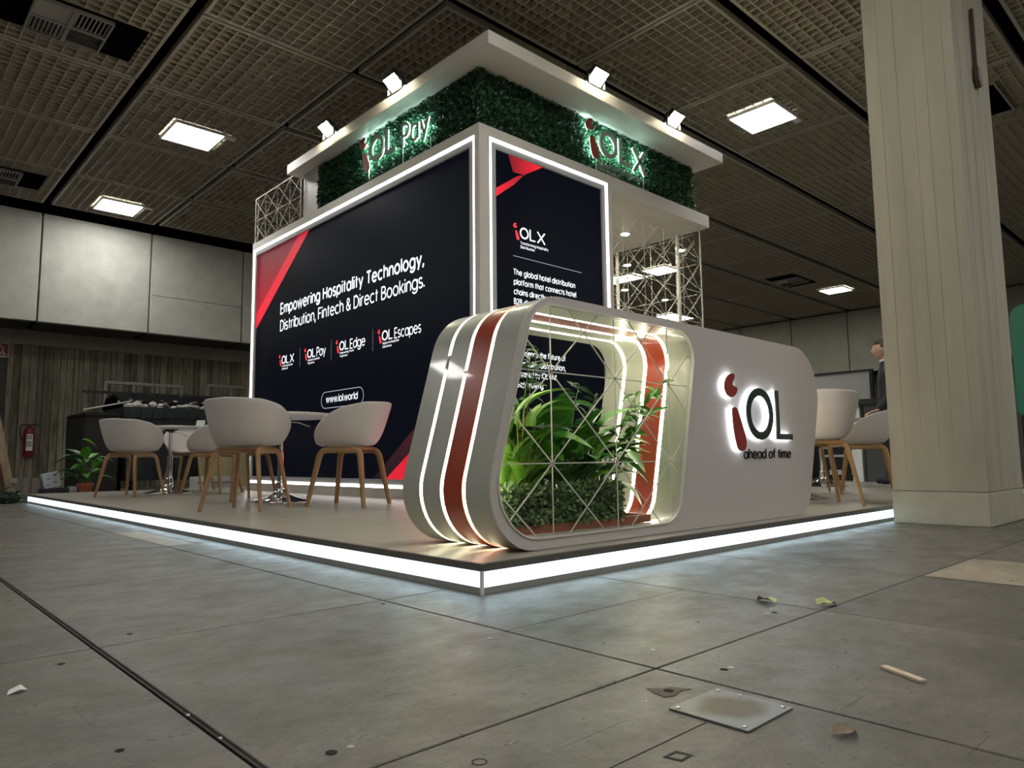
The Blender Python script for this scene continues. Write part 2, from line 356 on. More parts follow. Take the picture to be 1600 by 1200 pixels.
# pale rectangle lying on the floor at right
pp = thing('pale_floor_patch', 'pale beige board strip lying flush in the grey floor in front of pillar', 'floor patch', (1.65, -1.06, 0))
B(1.352, 1.95, -1.21, -.905, 0.0003, .0022).build('patch_sheet', M_PALE, pp)

# ---- walls
wl = MB().box(-12, .28, 12.4, 12.6, 0, 4.7).box(.28, 24, 12.4, 12.6, 0, 4.7)
wall_l = wl.build('wall_back', M_CONC2); wall_l['kind'] = 'structure'
x = .30; k = 0
plank_mats = [M_PLANK, mat('aged_timber_dark', (.165, .15, .11), .85, var=.45, vscale=6, stretch=(3, 3, .3), bump=.4, bscale=25, col2=(.06, .052, .034)), mat('aged_timber_grey', (.27, .25, .19), .85, var=.4, vscale=8, stretch=(3, 3, .4), bump=.4, bscale=25, col2=(.13, .12, .085))]
rng = random.Random(3)
while x < 5.3:
    wd = rng.choice((.07, .09, .1, .11, .13)); d = rng.uniform(0, .03)
    B(x+.003, x+wd-.003, 12.33+d, 12.42, 0, 2.44).build('plank', plank_mats[rng.randrange(3)], wall_l, bevel=.004, seg=1)
    x += wd; k += 1
# beam over the planks, soffit boards and the hanging concrete panels
B(-12, 8, 12.3, 12.42, 2.43, 2.68).build('beam', M_CONC2, wall_l)
for i in range(-3, 5):
    xa = .51+1.62*i
    B(xa+.012, xa+1.608, 11.3, 11.42, 2.67, 4.42).build('concrete_panel', M_CONC, wall_l, bevel=.006, seg=1)
    for j in range(6):
        B(xa+.03, xa+1.58, 11.44+j*.145, 11.44+j*.145+.125, 2.67, 2.70).build('soffit_slat', mat('soffit_slat', (.05, .05, .045), .8), wall_l)
B(-12, 8, 11.42, 12.4, 2.72, 2.76).build('soffit', M_BLACK, wall_l)
B(3.78+.012-1.62, 3.78-.012, 11.292, 11.301, 3.335, 3.339).build('crack', M_DARK, wall_l)
# doorway at the far left
B(-.8, .285, 12.36, 12.43, 0, 2.17).build('door_1', mat('dark_door', (.012, .014, .018), .5))['kind'] = 'structure'
bpy.data.objects['door_1']
wall_r = B(19.9, 20.1, -12, 12.4, 0, 4.7).build('wall_right', mat('dark_concrete', (.12, .12, .11), .85)); wall_r['kind'] = 'structure'  # right wall in plain dark concrete
for j in range(-4, 7):
    ya = 1.25+1.635*j
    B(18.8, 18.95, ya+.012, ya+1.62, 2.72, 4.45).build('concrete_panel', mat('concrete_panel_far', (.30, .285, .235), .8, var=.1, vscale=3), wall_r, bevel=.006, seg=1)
B(18.96, 19.9, -12, 12.4, 2.72, 2.78).build('soffit', M_BLACK, wall_r)
B(-12.2, -12, -12, 16, 0, 4.7).build('wall_left', M_CONC2)['kind'] = 'structure'
B(-12, 24, -12.2, -12, 0, 4.7).build('wall_front', M_CONC2)['kind'] = 'structure'

# ---- ceiling: dark plenum with louvre tiles hung below it
ceil = B(-12, 24, -12, 16, 4.70, 4.8).build('ceiling', M_BLACK); ceil['kind'] = 'structure'
def louvre_tile():
    W, D, Z0, Z1 = 1.51, 1.60, 0, .06
    mb = MB(); n = 13; fw = .035
    # blades, wide at the bottom edge and thin at the top
    def blade(c, axis, a, b):
        wb, wt = .006, .015
        if axis == 'x':
            vs = [(a, c-wb, Z0), (a, c+wb, Z0), (a, c+wt, Z1), (a, c-wt, Z1), (b, c-wb, Z0), (b, c+wb, Z0), (b, c+wt, Z1), (b, c-wt, Z1)]
        else:
            vs = [(c-wb, a, Z0), (c+wb, a, Z0), (c+wt, a, Z1), (c-wt, a, Z1), (c-wb, b, Z0), (c+wb, b, Z0), (c+wt, b, Z1), (c-wt, b, Z1)]
        mb.add(vs, [(0, 1, 5, 4), (1, 2, 6, 5), (0, 4, 7, 3)])
    for i in range(1, 16): blade(-D/2+D*i/16, 'x', -W/2+fw, W/2-fw)
    for i in range(1, n): blade(-W/2+W*i/n, 'y', -D/2+fw, D/2-fw)
    # closed dull back over the cells
    o = mb.build('ceiling_tile', M_TILE); me = o.data; bpy.data.objects.remove(o)
    fr = MB()
    for s in (-1, 1):
        fr.box(-W/2, W/2, s*(D/2-fw/2)-fw/2, s*(D/2-fw/2)+fw/2, -.004, Z1)
        fr.box(s*(W/2-fw/2)-fw/2, s*(W/2-fw/2)+fw/2, -D/2+fw, D/2-fw, -.004, Z1)
    o = fr.build('tile_frame', M_TILEF, bevel=.003, seg=1); mf = o.data; bpy.data.objects.remove(o)
    o = MB().box(-W/2, W/2, -D/2, D/2, Z1, Z1+.01).build('tile_back', mat('tile_back_dark', (.014, .013, .011), .9, spec=.1)); mk_ = o.data; bpy.data.objects.remove(o)
    return me, mf, mk_
me_lt, me_lf, me_lb = louvre_tile()
for i in range(-4, 12):
    for j in range(-6, 7):
        if i == 11 and j < -3: continue
        xc = .51+1.62*i+.81; yc = 1.25+1.632*j+.816
        if yc > 11.5 or yc < -8: continue
        if j < -2 and i > 8: continue
        o = addobj('ceiling_tile', me_lt, None, ceil, loc=(xc, yc, 4.5)); fr = addobj('tile_frame', me_lf, None, o, loc=(0, 0, 0))
        if xc > 2.13: o.rotation_euler = (0, 0, PI/2)
        addobj('tile_back', me_lb, None, o, loc=(0, 0, 0))
# ---- ceiling light panels
def ceiling_light(x, y, label, sx=.6, sy=.6):
    t = thing('ceiling_light', label, 'ceiling light', (x, y, 4.465), group='square ceiling light panels')
    o = B(x-sx/2+.02, x+sx/2-.02, y-sy/2+.02, y+sy/2-.02, 4.466, 4.474).build('diffuser', M_PANEL, t)
    fr = MB(); loops = [[(x-sx/2, y-sy/2), (x+sx/2, y-sy/2), (x+sx/2, y+sy/2), (x-sx/2, y+sy/2)], [(x-sx/2+.02, y-sy/2+.02), (x+sx/2-.02, y-sy/2+.02), (x+sx/2-.02, y+sy/2-.02), (x-sx/2+.02, y+sy/2-.02)]]
    fr.prism(loops, 4.46, 4.496, lambda a, b, d: (a, b, d)).build('frame', M_PANELF, t)
    B(x+sx/2, x+sx/2+.13, y-.28, y-.20, 4.468, 4.496).build('connector', M_PANELF, t)
LIGHTS = [(1.355, 7.06, 'large square light panel over the left tables, nearest on the left ceiling'), (1.36, 10.39, 'small square light panel near the concrete panel wall on the left'),
          (6.23, 2.06, 'large square light panel right of the roof, near the pillar'), (15.99, 5.28, 'small square light panel far right, just left of the pillar'),
          (11.15, 7.0, 'bright light panel seen through the white lattice, right one of the upper pair'), (11.05, 8.25, 'bright light panel seen through the lattice beside the tall screen edge'),
          (15.8, 9.8, 'long light panel low behind the lattice, just above the counter top')]
for x, y, l in LIGHTS: ceiling_light(x, y, l, 1.1 if y == 9.8 else .6)
for x, y in ((1.36, .45), (-3.5, 2.06), (-3.5, 7.06), (-3.5, 10.39), (1.36, -2.8), (6.23, -2.84), (-3.5, -4.5), (11.1, -2.8), (-3.5, -1.2), (1.36, -6.1), (6.23, -6.1), (11.1, -6.1), (16, -2.8), (-8.4, 2.06), (-8.4, -2.8), (-8.4, 7.06), (3.8, -4.46), (8.7, -4.46), (-1.07, -4.46)):  # panels outside the view, added to brighten the hall; some stand off the grid
    ceiling_light(x, y, 'unseen square ceiling light panel added to light the hall')
# ---- air vents
def vent(x, y, label, s=.62):
    t = thing('ceiling_vent', label, 'vent', (x, y, 4.46), group='ceiling air vents')
    B(x-s*.95, x+s*.95, y-s/2-.02, y+s/2+.02, 4.486, 4.496).build('recess_plate', M_BLACK, t)
    gm = mat('vent_grille', (.30, .29, .27), .4, metal=.3)
    loops = [[(x-s/2, y-s/2), (x+s/2, y-s/2), (x+s/2, y+s/2), (x-s/2, y+s/2)]]
    h = s/2-.03
    for q in ((-1, -1), (1, -1), (1, 1), (-1, 1)):
        cx, cy = x+q[0]*s/4, y+q[1]*s/4; a = h/2-.002
        loops.append([(cx-a, cy-a), (cx+a, cy-a), (cx+a, cy+a), (cx-a, cy+a)])
    MB().prism(loops, 4.45, 4.484, lambda a, b, d: (a, b, d)).build('grille_frame', gm, t)
    for q in ((-1, -1), (1, -1), (1, 1), (-1, 1)):
        cx, cy = x+q[0]*s/4, y+q[1]*s/4; horiz = q[0]*q[1] > 0
        for k in range(8):
            c = -h/2+h*(k+.5)/8
            mt = Matrix.Translation((cx+(0 if horiz else c), cy+(c if horiz else 0), 4.466)) @ (Matrix.Rotation(R(38)*q[1], 4, 'X') if horiz else Matrix.Rotation(-R(38)*q[0], 4, 'Y'))
            if horiz: MB().box(-h/2, h/2, -.012, .012, -.0015, .0015, mt).build('louvre_blade', gm, t)
            else: MB().box(-.012, .012, -h/2, h/2, -.0015, .0015, mt).build('louvre_blade', gm, t)
vent(-.30, 5.47, 'four-way air vent in a black slot, upper left corner of the ceiling')
vent(-.30, 10.1, 'small air vent at the left edge just above the concrete panels')
vent(14.3, 5.6, 'air vent far back on the ceiling left of the pillar')
t = thing('ceiling_slot', 'black open slot in the ceiling right of the pillar', 'ceiling slot', (7.8, .25, 4.47))
B(7.4, 8.25, -.02, .45, 4.478, 4.496).build('slot_plate', M_BLACK, t)
MB().prism([[(7.38, -.04), (8.27, -.04), (8.27, .47), (7.38, .47)], [(7.4, -.02), (8.25, -.02), (8.25, .45), (7.4, .45)]], 4.472, 4.496, lambda a, b, d: (a, b, d)).build('slot_rim', M_TILEF, t)

# ---- concrete pillar
pil = thing('concrete_pillar', 'big square board-marked concrete pillar standing at the platform edge', 'pillar', (3.9, -.345, 0))
def gpoly(z0, z1, grow, grooves):
    # plan outline with shallow board steps on the visible faces
    x0, x1, y0, y1 = 3.49-grow, 4.33+grow, -.615-grow, -.072+grow
    pts = []
    if grooves:
        n = 6; rg = random.Random(5)
        ys = [y1-(y1-y0)*i/n for i in range(n+1)]
        for i in range(n):
            d = rg.uniform(0, .0015); pts += [(x0+d, ys[i]-.0015), (x0+d, ys[i+1]+.0015)]
        n = 9; xs = [x0+(x1-x0)*i/n for i in range(n+1)]
        for i in range(n):
            d = rg.uniform(0, .003); pts += [(xs[i]+(.005 if i == 0 else .002), y0+d), (xs[i+1]-.002, y0+d)]
        pts += [(x1, y1)]
    else: pts = [(x0, y1), (x0, y0), (x1, y0), (x1, y1)]
    return MB().prism([pts], z0, z1, lambda a, b, d: (a, b, d))
gpoly(.212, 4.5, 0, True).build('shaft', M_PILLAR, pil)
gpoly(0, .208, .004, False).build('plinth', M_PILLARF, pil, bevel=.006)
B(3.5, 4.32, -.6, -.08, .2, .22).build('joint', M_DARK, pil)
rg = random.Random(11)
for i in range(5):
    yy = -.60+.5*(i+.5)/5+rg.uniform(-.02, .02); zz = rg.uniform(.25, .5); zt = rg.uniform(2.8, 4.3)
    MB().tube([(3.489+rg.uniform(0, .002), yy, zz), (3.488, yy+rg.uniform(-.004, .004), (zz+zt)/2), (3.489, yy, zt)], [.0006, .0022, .001], 5).build('casting_ridge', M_PILLARF, pil)
for i in range(3):
    xx = 3.60+.62*i/3
    MB().tube([(xx, -.616, .25), (xx, -.617, 2), (xx, -.616, 4.3)], [.0006, .0015, .0008], 5).build('casting_ridge', M_PILLARF, pil)
cl = thing('pillar_bracket', 'small brown metal bracket hanging high on the narrow pillar face', 'bracket', (4.05, -.62, 2.9))
MB().box(3.93, 3.96, -.64, -.62, 3.05, 3.5).build('strap', mat('brown_metal', (.10, .07, .05), .5), cl)
MB().prism([[(3.90, 3.07), (3.90, 2.98), (3.95, 2.93), (4.0, 2.95), (4.0, 3.02), (3.96, 3.07)]], -.65, -.62, lambda a, b, d: (a, d, b)).build('hook', mat('brown_metal', (.10, .07, .05), .5), cl, bevel=.004)

# ================================================================== PLATFORM
PZ = .10
pf = thing('stage_platform', 'low square stage platform edged with a glowing white light strip', 'platform', (0, 0, 0))
B(.012, 7.99, .012, 7.99, .074, .098).build('deck_core', M_DARK, pf)
# deck boards run along x
nb = 20
for i in range(nb):
    y0 = .0+8*i/nb; y1 = 8*(i+1)/nb
    B(0, 8, y0+(.0008 if i else 0), y1-(.0008 if i < nb-1 else 0), .096, PZ).build('deck_board', M_DECK, pf)
for nm, a in (('front', (-.006, 8, -.006, .012, .074, .1005)), ('left', (-.006, .012, .012, 8, .074, .1005)), ('far', (.012, 8, 7.99, 8.002, .074, .1005)), ('right', (7.99, 8.002, .012, 7.99, .074, .1005))):
    B(*a).build('edge_board', M_DECKE, pf, bevel=.002, seg=1)
B(.004, 8, .002, .014, .022, .074).build('light_strip', M_LED, pf)
B(.002, .014, .014, 8, .022, .074).build('light_strip', M_LED, pf)
B(7.986, 7.998, .014, 8, .022, .074).build('light_strip', M_LED, pf)
B(-.004, 8, -.004, .014, 0, .022).build('base_strip', M_BASEG, pf)
B(-.004, .014, .014, 8, 0, .022).build('base_strip', M_BASEG, pf)
B(.04, 7.95, .04, 7.95, .001, .074).build('underframe', M_DARK, pf)
cc = MB().box(-.009, .001, -.009, .001, .0, .077).build('corner_clip', mat('clear_clip', (.8, .85, .88), .2), pf)
for xx in (.9, 2.62): B(xx, xx+.002, -.0005, .003, .022, .074).build('strip_joint', M_PANELF, pf)

# ================================================================== TOWER
tw = thing('exhibition_tower', 'tall white exhibition stand tower with ledge and flat overhanging roof', 'exhibition stand', (2.05, 2.4, PZ))
X0, Y0 = 2.05, 2.40
fl = lambda a, z, d: (X0+d, a, z)           # left face: a = world y, d = depth inwards
fr_ = lambda a, z, d: (a, Y0+d, z)          # right face: a = world x
def rect(a0, a1, z0, z1): return [(a0, z0), (a1, z0), (a1, z1), (a0, z1)]
LR = (2.462, 6.797, .19, 3.094); RR = (2.160, 3.685, .19, 3.094)
def ins(rc, d): return (rc[0]+d, rc[1]-d, rc[2]+d, rc[3]-d)
MB().prism([rect(Y0+.002, 6.82, PZ, 3.18), rect(*LR)], 0, .09, fl).build('screen_surround', M_WHITE, tw)
MB().prism([rect(X0+.001, 3.74, PZ, 3.18), rect(*RR)], 0, .058, fr_).build('screen_surround', M_WHITE, tw)
for nm, rc, fn in (('left', LR, fl), ('right', RR, fr_)):
    MB().prism([rect(*rc), rect(*ins(rc, .027))], .006, .05, fn).build('light_line', M_LEDF, tw)
    MB().prism([rect(*ins(rc, .027)), rect(*ins(rc, .080))], .012, .06, fn).build('screen_frame', mat('screen_frame_grey', (.42, .42, .44), .35), tw)
B(2.27, 3.72, 2.62, 6.8, PZ, 3.15).build('store_room', M_WHITE, tw)
B(3.74, 5.5, Y0, 6.82, 3.04, 3.18).build('ledge', M_WHITE, tw, bevel=.003, seg=1)
B(2.26, 3.74, 2.61, 6.81, 3.15, 3.179).build('ledge_top', M_WHITE, tw)
B(1.93, 5.405, 2.14, 5.64, 3.70, 3.81).build('roof', M_WHITE, tw, bevel=.003, seg=1)
B(2.10, 2.42, 5.22, 5.56, 3.18, 3.70).build('roof_post', M_WHITE, tw)
B(2.5, 5.1, 2.85, 5.2, 3.18, 3.70).build('roof_core', M_HEDGEB, tw)
for y in (2.8, 3.7): 
    MB().tube([(5.45, y, PZ), (5.45, y, 3.04)], .022, 10).build('post', M_WHITE, tw, smooth=40)
# downlights in the soffit
def downlight(x, y, z, label, rr=.055):
    t = thing('downlight', label, 'downlight', (x, y, z), group='round downlights')
    MB().lathe([(rr*.8, -.004), (rr*.8, .0)], (x, y, z-.004), 20).build('lens', mat('downlight_lens', (1, 1, .95), .4, emit=500, ecol=(1, .93, .75)), t)
    MB().lathe([(rr*.8, -.006), (rr*1.15, -.006), (rr*1.2, 0), (rr*.8, 0)], (x, y, z), 20).build('ring', M_PANELF, t, smooth=40)
downlight(4.94, 3.17, 3.04, 'round downlight in the cream soffit behind the lattice')
downlight(4.4, 4.6, 3.04, 'added round downlight in the soffit hidden deep behind the tall screen')  # added lamp, brightens the soffit by bounce off the deck
downlight(4.3, 3.17, 3.04, 'added round downlight in the soffit just behind the tall screen edge')  # another lamp added for the soffit's brightness
downlight(4.94, 4.6, 3.04, 'added round downlight at the far right of the soffit, hidden by the lattice')  # added as well, to lift the soffit
for x, y, l in ((10.31, 7.27, 'small round ceiling lamp between the two panels behind the lattice'), (10.25, 5.9, 'small round ceiling lamp near the right lattice post'), (12.06, 8.7, 'small round ceiling lamp low by the left lattice post'), (13.73, 8.7, 'lowest small round ceiling lamp behind the lattice')):
    downlight(x, y, 4.496, l, .09)

# ---- hedges
def hedge_leaves(n, fn, size, rgen, spread=.02):
    vs = []; fs = []
    for i in range(n):
        p, nrm = fn(rgen)
        a = Vector((rgen.gauss(0, 1), rgen.gauss(0, 1), rgen.gauss(0, 1))); d = (nrm*rgen.uniform(.1, 1.0)+a.normalized()).normalized()
        s = d.cross(Vector((rgen.gauss(0, 1), rgen.gauss(0, 1), rgen.gauss(0, 1)))).normalized(); l = size*rgen.uniform(.7, 1.3); ww = l*.32
        up = d.cross(s)*l*.12
        p = p+nrm*rgen.uniform(-spread, spread); k = len(vs)
        vs += [p, p+d*l*.45+s*ww+up, p+d*l*.5, p+d*l*.45-s*ww+up, p+d*l]
        fs += [(k, k+2, k+1), (k, k+3, k+2), (k+1, k+2, k+4), (k+2, k+3, k+4)]
    mb = MB(); mb.v = vs; mb.f = fs; return mb
def raw_build(mb, name, m, parent, kind=None):
    o0 = off(parent); me = bpy.data.meshes.new(name); me.from_pydata([tuple(p-o0) for p in mb.v], [], mb.f)
    return addobj(name, me, m, parent, kind=kind)
h1 = thing('hedge_panel', 'dark green artificial hedge band behind the Pay sign under the roof', 'hedge', (2.14, 3.8, 3.18))
B(2.13, 2.3, 2.50, 5.215, 3.18, 3.70).build('backing', M_HEDGEB, h1)
rg = random.Random(21)
def fnl(q): 
    y = q.uniform(2.45, 5.21); z = q.uniform(3.185, 3.695)
    return Vector((2.118, y, z)), Vector((-1, 0, 0))
raw_build(hedge_leaves(8500, fnl, .036, rg), 'foliage', M_HEDGE, h1, 'stuff')
h2 = thing('hedge_panel', 'dark green artificial hedge band behind the X sign under the roof', 'hedge', (3.7, 2.48, 3.18))
B(2.13, 5.26, 2.48, 2.5, 3.18, 3.70).build('backing', M_HEDGEB, h2)
def fnr(q):
    x = q.uniform(2.11, 5.27); z = q.uniform(3.185, 3.695)
    return Vector((x, 2.468, z)), Vector((0, -1, 0))
def fne(q): return Vector((5.262, q.uniform(2.46, 3.6), q.uniform(3.185, 3.695))), Vector((1, 0, 0))
B(5.1, 5.26, 2.5, 5.2, 3.18, 3.70).build('backing', M_HEDGEB, h2)
mbh = hedge_leaves(9800, fnr, .036, rg); mb2 = hedge_leaves(2500, fne, .036, rg); mbh.add(mb2.v, mb2.f)
raw_build(mbh, 'foliage', M_HEDGE, h2, 'stuff')

# ---- logo shapes (normalised: base line 0, capital height 1)
DOT = [(1.775, .874), (1.8, .869), (1.799, .851), (1.775, .825), (1.772, .812), (1.786, .806), (1.812, .805), (1.824, .792), (1.813, .772), (1.786, .752), (1.756, .746), (1.731, .752), (1.708, .77), (1.698, .796), (1.701, .818), (1.714, .841), (1.74, .863)]
STEM = [(1.769, .696), (1.805, .698), (1.824, .67), (1.852, .617), (1.882, .556), (1.894, .516), (1.889, .493), (1.865, .471), (1.826, .471), (1.806, .484), (1.792, .519), (1.775, .571), (1.768, .633), (1.765, .676)]
nz = lambda l: [((a-1.69)/.275, (b-.534)/.275) for a, b in l]
def smoothloop(l, n=2):
    for _ in range(n):
        o = []
        for i in range(len(l)):
            a, b = Vector(l[i]), Vector(l[(i+1) % len(l)]); o += [tuple(a*.75+b*.25), tuple(a*.25+b*.75)]
        l = o
    return l
def ccw(l):
    return l if sum(l[i-1][0]*l[i][1]-l[i][0]*l[i-1][1] for i in range(len(l))) > 0 else l[::-1]
LOGO_DOT = [ccw(smoothloop(nz(DOT)))]; LOGO_STEM = [ccw(smoothloop(nz(STEM)))]
def ring(cx, cy, rx, ry, t, n=40):
    return [[(cx+rx*math.cos(2*PI*i/n), cy+ry*math.sin(2*PI*i/n)) for i in range(n)], [(cx+(rx-t)*math.cos(-2*PI*i/n), cy+(ry-t)*math.sin(-2*PI*i/n)) for i in range(n)]]
LOGO_O = ring(1.32, .5, .53, .51, .155)
LOGO_L = [[(1.96, 0), (2.65, 0), (2.65, .12), (2.105, .12), (2.105, 1.0), (1.96, 1.0)]]
def sc(loops, ox, oy, s): return [[(ox+a*s, oy+b*s) for a, b in l] for l in loops]
def flat_logo(fn, ox, oy, s, parent, d):
    """printed logo on a screen"""
    for nm, lp, m in (('logo_dot', LOGO_DOT, M_TRED), ('logo_stem', LOGO_STEM, M_TRED), ('logo_letter', LOGO_O, M_TXT), ('logo_letter', LOGO_L, M_TXT)):
        MB().prism(sc(lp, ox, oy, s), d, d-.0008, fn).build(nm, m, parent)
def solid_logo(fn, ox, oy, s, parent, d, halo, face, t0=.004, t1=.028, t2=.034):
    """standing letters: glowing acrylic return with a painted face"""
    for nm, lp, m in (('letter_dot', LOGO_DOT, M_LETRED), ('letter_stem', LOGO_STEM, M_LETRED), ('letter', LOGO_O, face), ('letter', LOGO_L, face)):
        q = sc(lp, ox, oy, s)
        o = MB().prism(q, d-t1, d-t2, fn).build(nm, m, parent, smooth=30)
        MB().prism([inset(l_, .005) for l_ in q] if t1 < .01 else q, d-t0, d-t1, fn).build('lit_return', halo, o, smooth=30)

# ---- left video wall
def screen(name, label, rc, fn, loc):
    t = thing(name, label, 'screen', loc)
    a = ins(rc, .080)
    MB().prism([rect(*a)], .030, .06, fn).build('display_surface', M_SCREEN, t)
    return t, a
SL, la = screen('video_wall', 'wide black video wall advertising hospitality technology behind the left tables', LR, fl, (2.08, 4.6, .27))
D = .0295
tl = lambda a, b, d: (X0+d, -a, b)            # text frame: a runs along -y
def tL(y0, z0): return lambda a, b, d: (X0+d, y0-a, z0+b)
def rp(pts): return [ccw(pts)]
y1s, z1s = la[1], la[3]; y0s, z0s = la[0], la[2]
g1 = grad_red('screen_red_fade', 2, 1.75, 2.75, (.75, .01, .03), (.12, .006, .02))
MB().prism([ccw([(y1s, z1s), (5.40, z1s), (y1s, 2.14)])], D, D-.0006, fl).build('red_wedge', grad_red('screen_red_a', 2, 1.9, 2.85, (.42, .006, .018), (.07, .006, .016)), SL)
MB().prism([ccw([(5.62, z1s), (5.36, z1s), (y1s, 2.08), (y1s, 2.27)])], D-.0007, D-.0012, fl).build('red_band', grad_red('screen_red_b', 2, 1.9, 2.85, (.85, .012, .035), (.42, .01, .028)), SL)
MB().prism([ccw([(3.783, z0s), (y0s, z0s), (y0s, 1.05)])], D, D-.0006, fl).build('red_wedge', grad_red('screen_red_c', 2, .1, .6, (.62, .01, .03), (.4, .008, .025)), SL)
MB().prism([ccw([(4.0, z0s), (3.783, z0s), (3.3, .57), (3.3, .74)])], D-.0007, D-.0012, fl).build('dark_red_band', grad_red('screen_red_d', 2, .1, .6, (.01, .004, .008), (.06, .004, .01)), SL)
put_text('headline_text', 'Empowering Hospitality Technology,', tL(6.05, 2.165), M_TXT, SL, w=2.86, h=.118, bold=.02, d=D-.001)
put_text('subline_text', 'Distribution, Fintech & Direct Bookings.', tL(6.045, 1.962), M_TXT, SL, w=2.86, h=.118, bold=.004, d=D-.001)
for nm, y0, wd, tag1, tag2 in (('X', 6.06, .10, 'Transforming Hospitality', 'Distribution'), ('Pay', 5.43, .20, 'Seamless Hospitality', 'Payments'), ('Edge', 4.735, .29, 'Empowering Travel', 'Through Innovation'), ('Escapes', 3.94, .42, 'Elegance to Unforgettable', 'Experiences')):
    s = .095
    fnn = tL(0, 0)
    def fq(a, b, d, y0=y0): return (X0+d, y0-a, 1.562+b)
    flat_logo(fq, 0, 0, s, SL, D)
    put_text('product_name', nm, lambda a, b, d, y0=y0: (X0+d, y0-.285-a, 1.562+b), M_TXT, SL, w=wd, h=.092, d=D-.001)
    put_text('small_text', tag1, lambda a, b, d, y0=y0: (X0+d, y0-.09-a, 1.528+b), M_TXT, SL, w=.27, h=.019, bold=.01, d=D-.001)
    put_text('small_text', tag2, lambda a, b, d, y0=y0: (X0+d, y0-.09-a, 1.495+b), M_TXT, SL, w=.15, h=.019, bold=.01, d=D-.001)
for yd in (5.528, 4.828, 4.026): MB().prism([rect(yd-.003, yd+.003, 1.485, 1.70)], D, D-.0008, fl).build('divider_line', M_TXTD, SL)
pil_o = ccw(fillet([(4.18, .985), (5.025, .985), (5.025, 1.16), (4.18, 1.16)], [.085]*4, 8)); 
MB().prism([pil_o, inset(pil_o, .006)[::-1]], D, D-.0008, fl).build('address_outline', mat('screen_grey', (.02, .02, .02), .4, emit=.5, ecol=(.8, .85, .9)), SL)
put_text('web_address', 'www.iol.world', tL(4.92, 1.047), M_TXT, SL, w=.63, h=.065, bold=.008, d=D-.001)
# ---- right video wall
SR, ra = screen('video_wall', 'narrow tall black video wall with text standing behind the white counter', RR, fr_, (2.92, 2.43, .27))
def tR(x0, z0): return lambda a, b, d: (x0+a, Y0+d, z0+b)
MB().prism([ccw([(2.397, ra[3]), (2.81, ra[3]), (2.584, 2.885), (2.455, 2.875)])], D, D-.0006, fr_).build('red_wedge', grad_red('screen_red_e', 0, -.55, -.15, (.08, .004, .012), (.8, .012, .03)), SR)
MB().prism([ccw([(ra[0], 2.672), (ra[0], 2.60), (2.46, 2.765), (2.584, 2.885), (2.50, 2.85)])], D-.0007, D-.0012, fr_).build('red_band', grad_red('screen_red_f', 0, -.7, -.4, (.85, .015, .035), (.35, .008, .02)), SR)
flat_logo(tR(2.445, 2.312), 0, 0, .10, SR, D)
put_text('product_name', 'X', tR(2.73, 2.312), M_TXT, SR, w=.105, h=.1, d=D-.001)
put_text('small_text', 'Transforming Hospitality', tR(2.53, 2.262), M_TXT, SR, w=.34, h=.022, bold=.01, d=D-.001)
put_text('small_text', 'Distribution', tR(2.53, 2.226), M_TXT, SR, w=.17, h=.022, bold=.01, d=D-.001)
MB().prism([rect(2.443, 3.31, 2.142, 2.146)], D, D-.0008, fr_).build('divider_line', mat('screen_grey', (.02, .02, .02), .4), SR)
for i, (s, wd) in enumerate((('The global hotel distribution', .77), ('platform that connects hotel', .78), ('chains directly with travel and', .80), ('B2B distribution partners.', .68))):
    put_text('body_text', s, tR(2.446, 1.985-.084*i), M_TXT, SR, w=wd, h=.045, bold=.018, d=D-.001)
for i, (s, wd) in enumerate((('Experience the future of', .62), ('hospitality distribution,', .62), ('powered by iOL and', .50), ('keep growing.', .34))):
    put_text('body_text', s, tR(2.446, 1.30-.088*i), M_TXT, SR, w=wd, h=.045, bold=.018, d=D-.001)

# ---- letters standing in front of the hedges
sg = thing('illuminated_sign', 'glowing iOL Pay letters standing in the left hedge band', 'sign', (2.06, 3.7, 3.18))
gl = lambda a, b, d: (2.055+d, 4.235-a*.96, 3.345+b)
solid_logo(gl, 0, 0, .25, sg, 0, M_HALO2, M_LETGREY, 0, .005, .026)
for ch, ya, wd in (('P', 3.49, .115), ('a', 3.352, .125), ('y', 3.205, .13)):
    fnp = (lambda a, b, d, ya=ya: (2.055+d, ya-a, 3.335+b))
    o = put_text('letter', ch, fnp, M_LETGREY, sg, w=wd, h=.20, d=-.005, depth=.015)
    put_text('lit_return', ch, fnp, M_HALO2, o, w=wd, h=.20, d=0, depth=.005)
for ya in (4.12, 3.53, 3.1): MB().tube([(2.08, ya, 3.18), (2.08, ya, 3.34)], .005, 6).build('support_rod', M_PANELF, sg)
sx = thing('illuminated_sign', 'glowing iOL X letters standing in the right hedge band', 'sign', (3.8, 2.41, 3.18))
gr = lambda a, b, d: (3.36+a, 2.405+d, 3.35+b)
solid_logo(gr, 0, 0, .255, sx, 0, M_HALO2, M_LETGREY, 0, .005, .026)
fnx = lambda a, b, d: (4.085+a, 2.405+d, 3.325+b)
o = put_text('letter', 'X', fnx, M_LETGREY, sx, w=.22, h=.25, d=-.005, depth=.02)
put_text('lit_return', 'X', fnx, M_HALO2, o, w=.22, h=.25, d=0, depth=.005)
put_text('tagline_text', 'Transforming Hospitality', lambda a, b, d: (3.55+a, 2.402+d, 3.245+b), M_LETGREY, sx, w=.70, h=.045, d=0, depth=.003)
put_text('tagline_text', 'Distribution', lambda a, b, d: (3.55+a, 2.402+d, 3.19+b), M_LETGREY, sx, w=.33, h=.04, d=0, depth=.003)
B(3.53, 4.27, 2.404, 2.407, 3.183, 3.30).build('tagline_plate', M_GLASS, sx)
for xa in (3.525, 4.27): MB().tube([(xa, 2.405, 3.18), (xa, 2.405, 3.31)], .004, 6).build('support_rod', M_PANELF, sx)

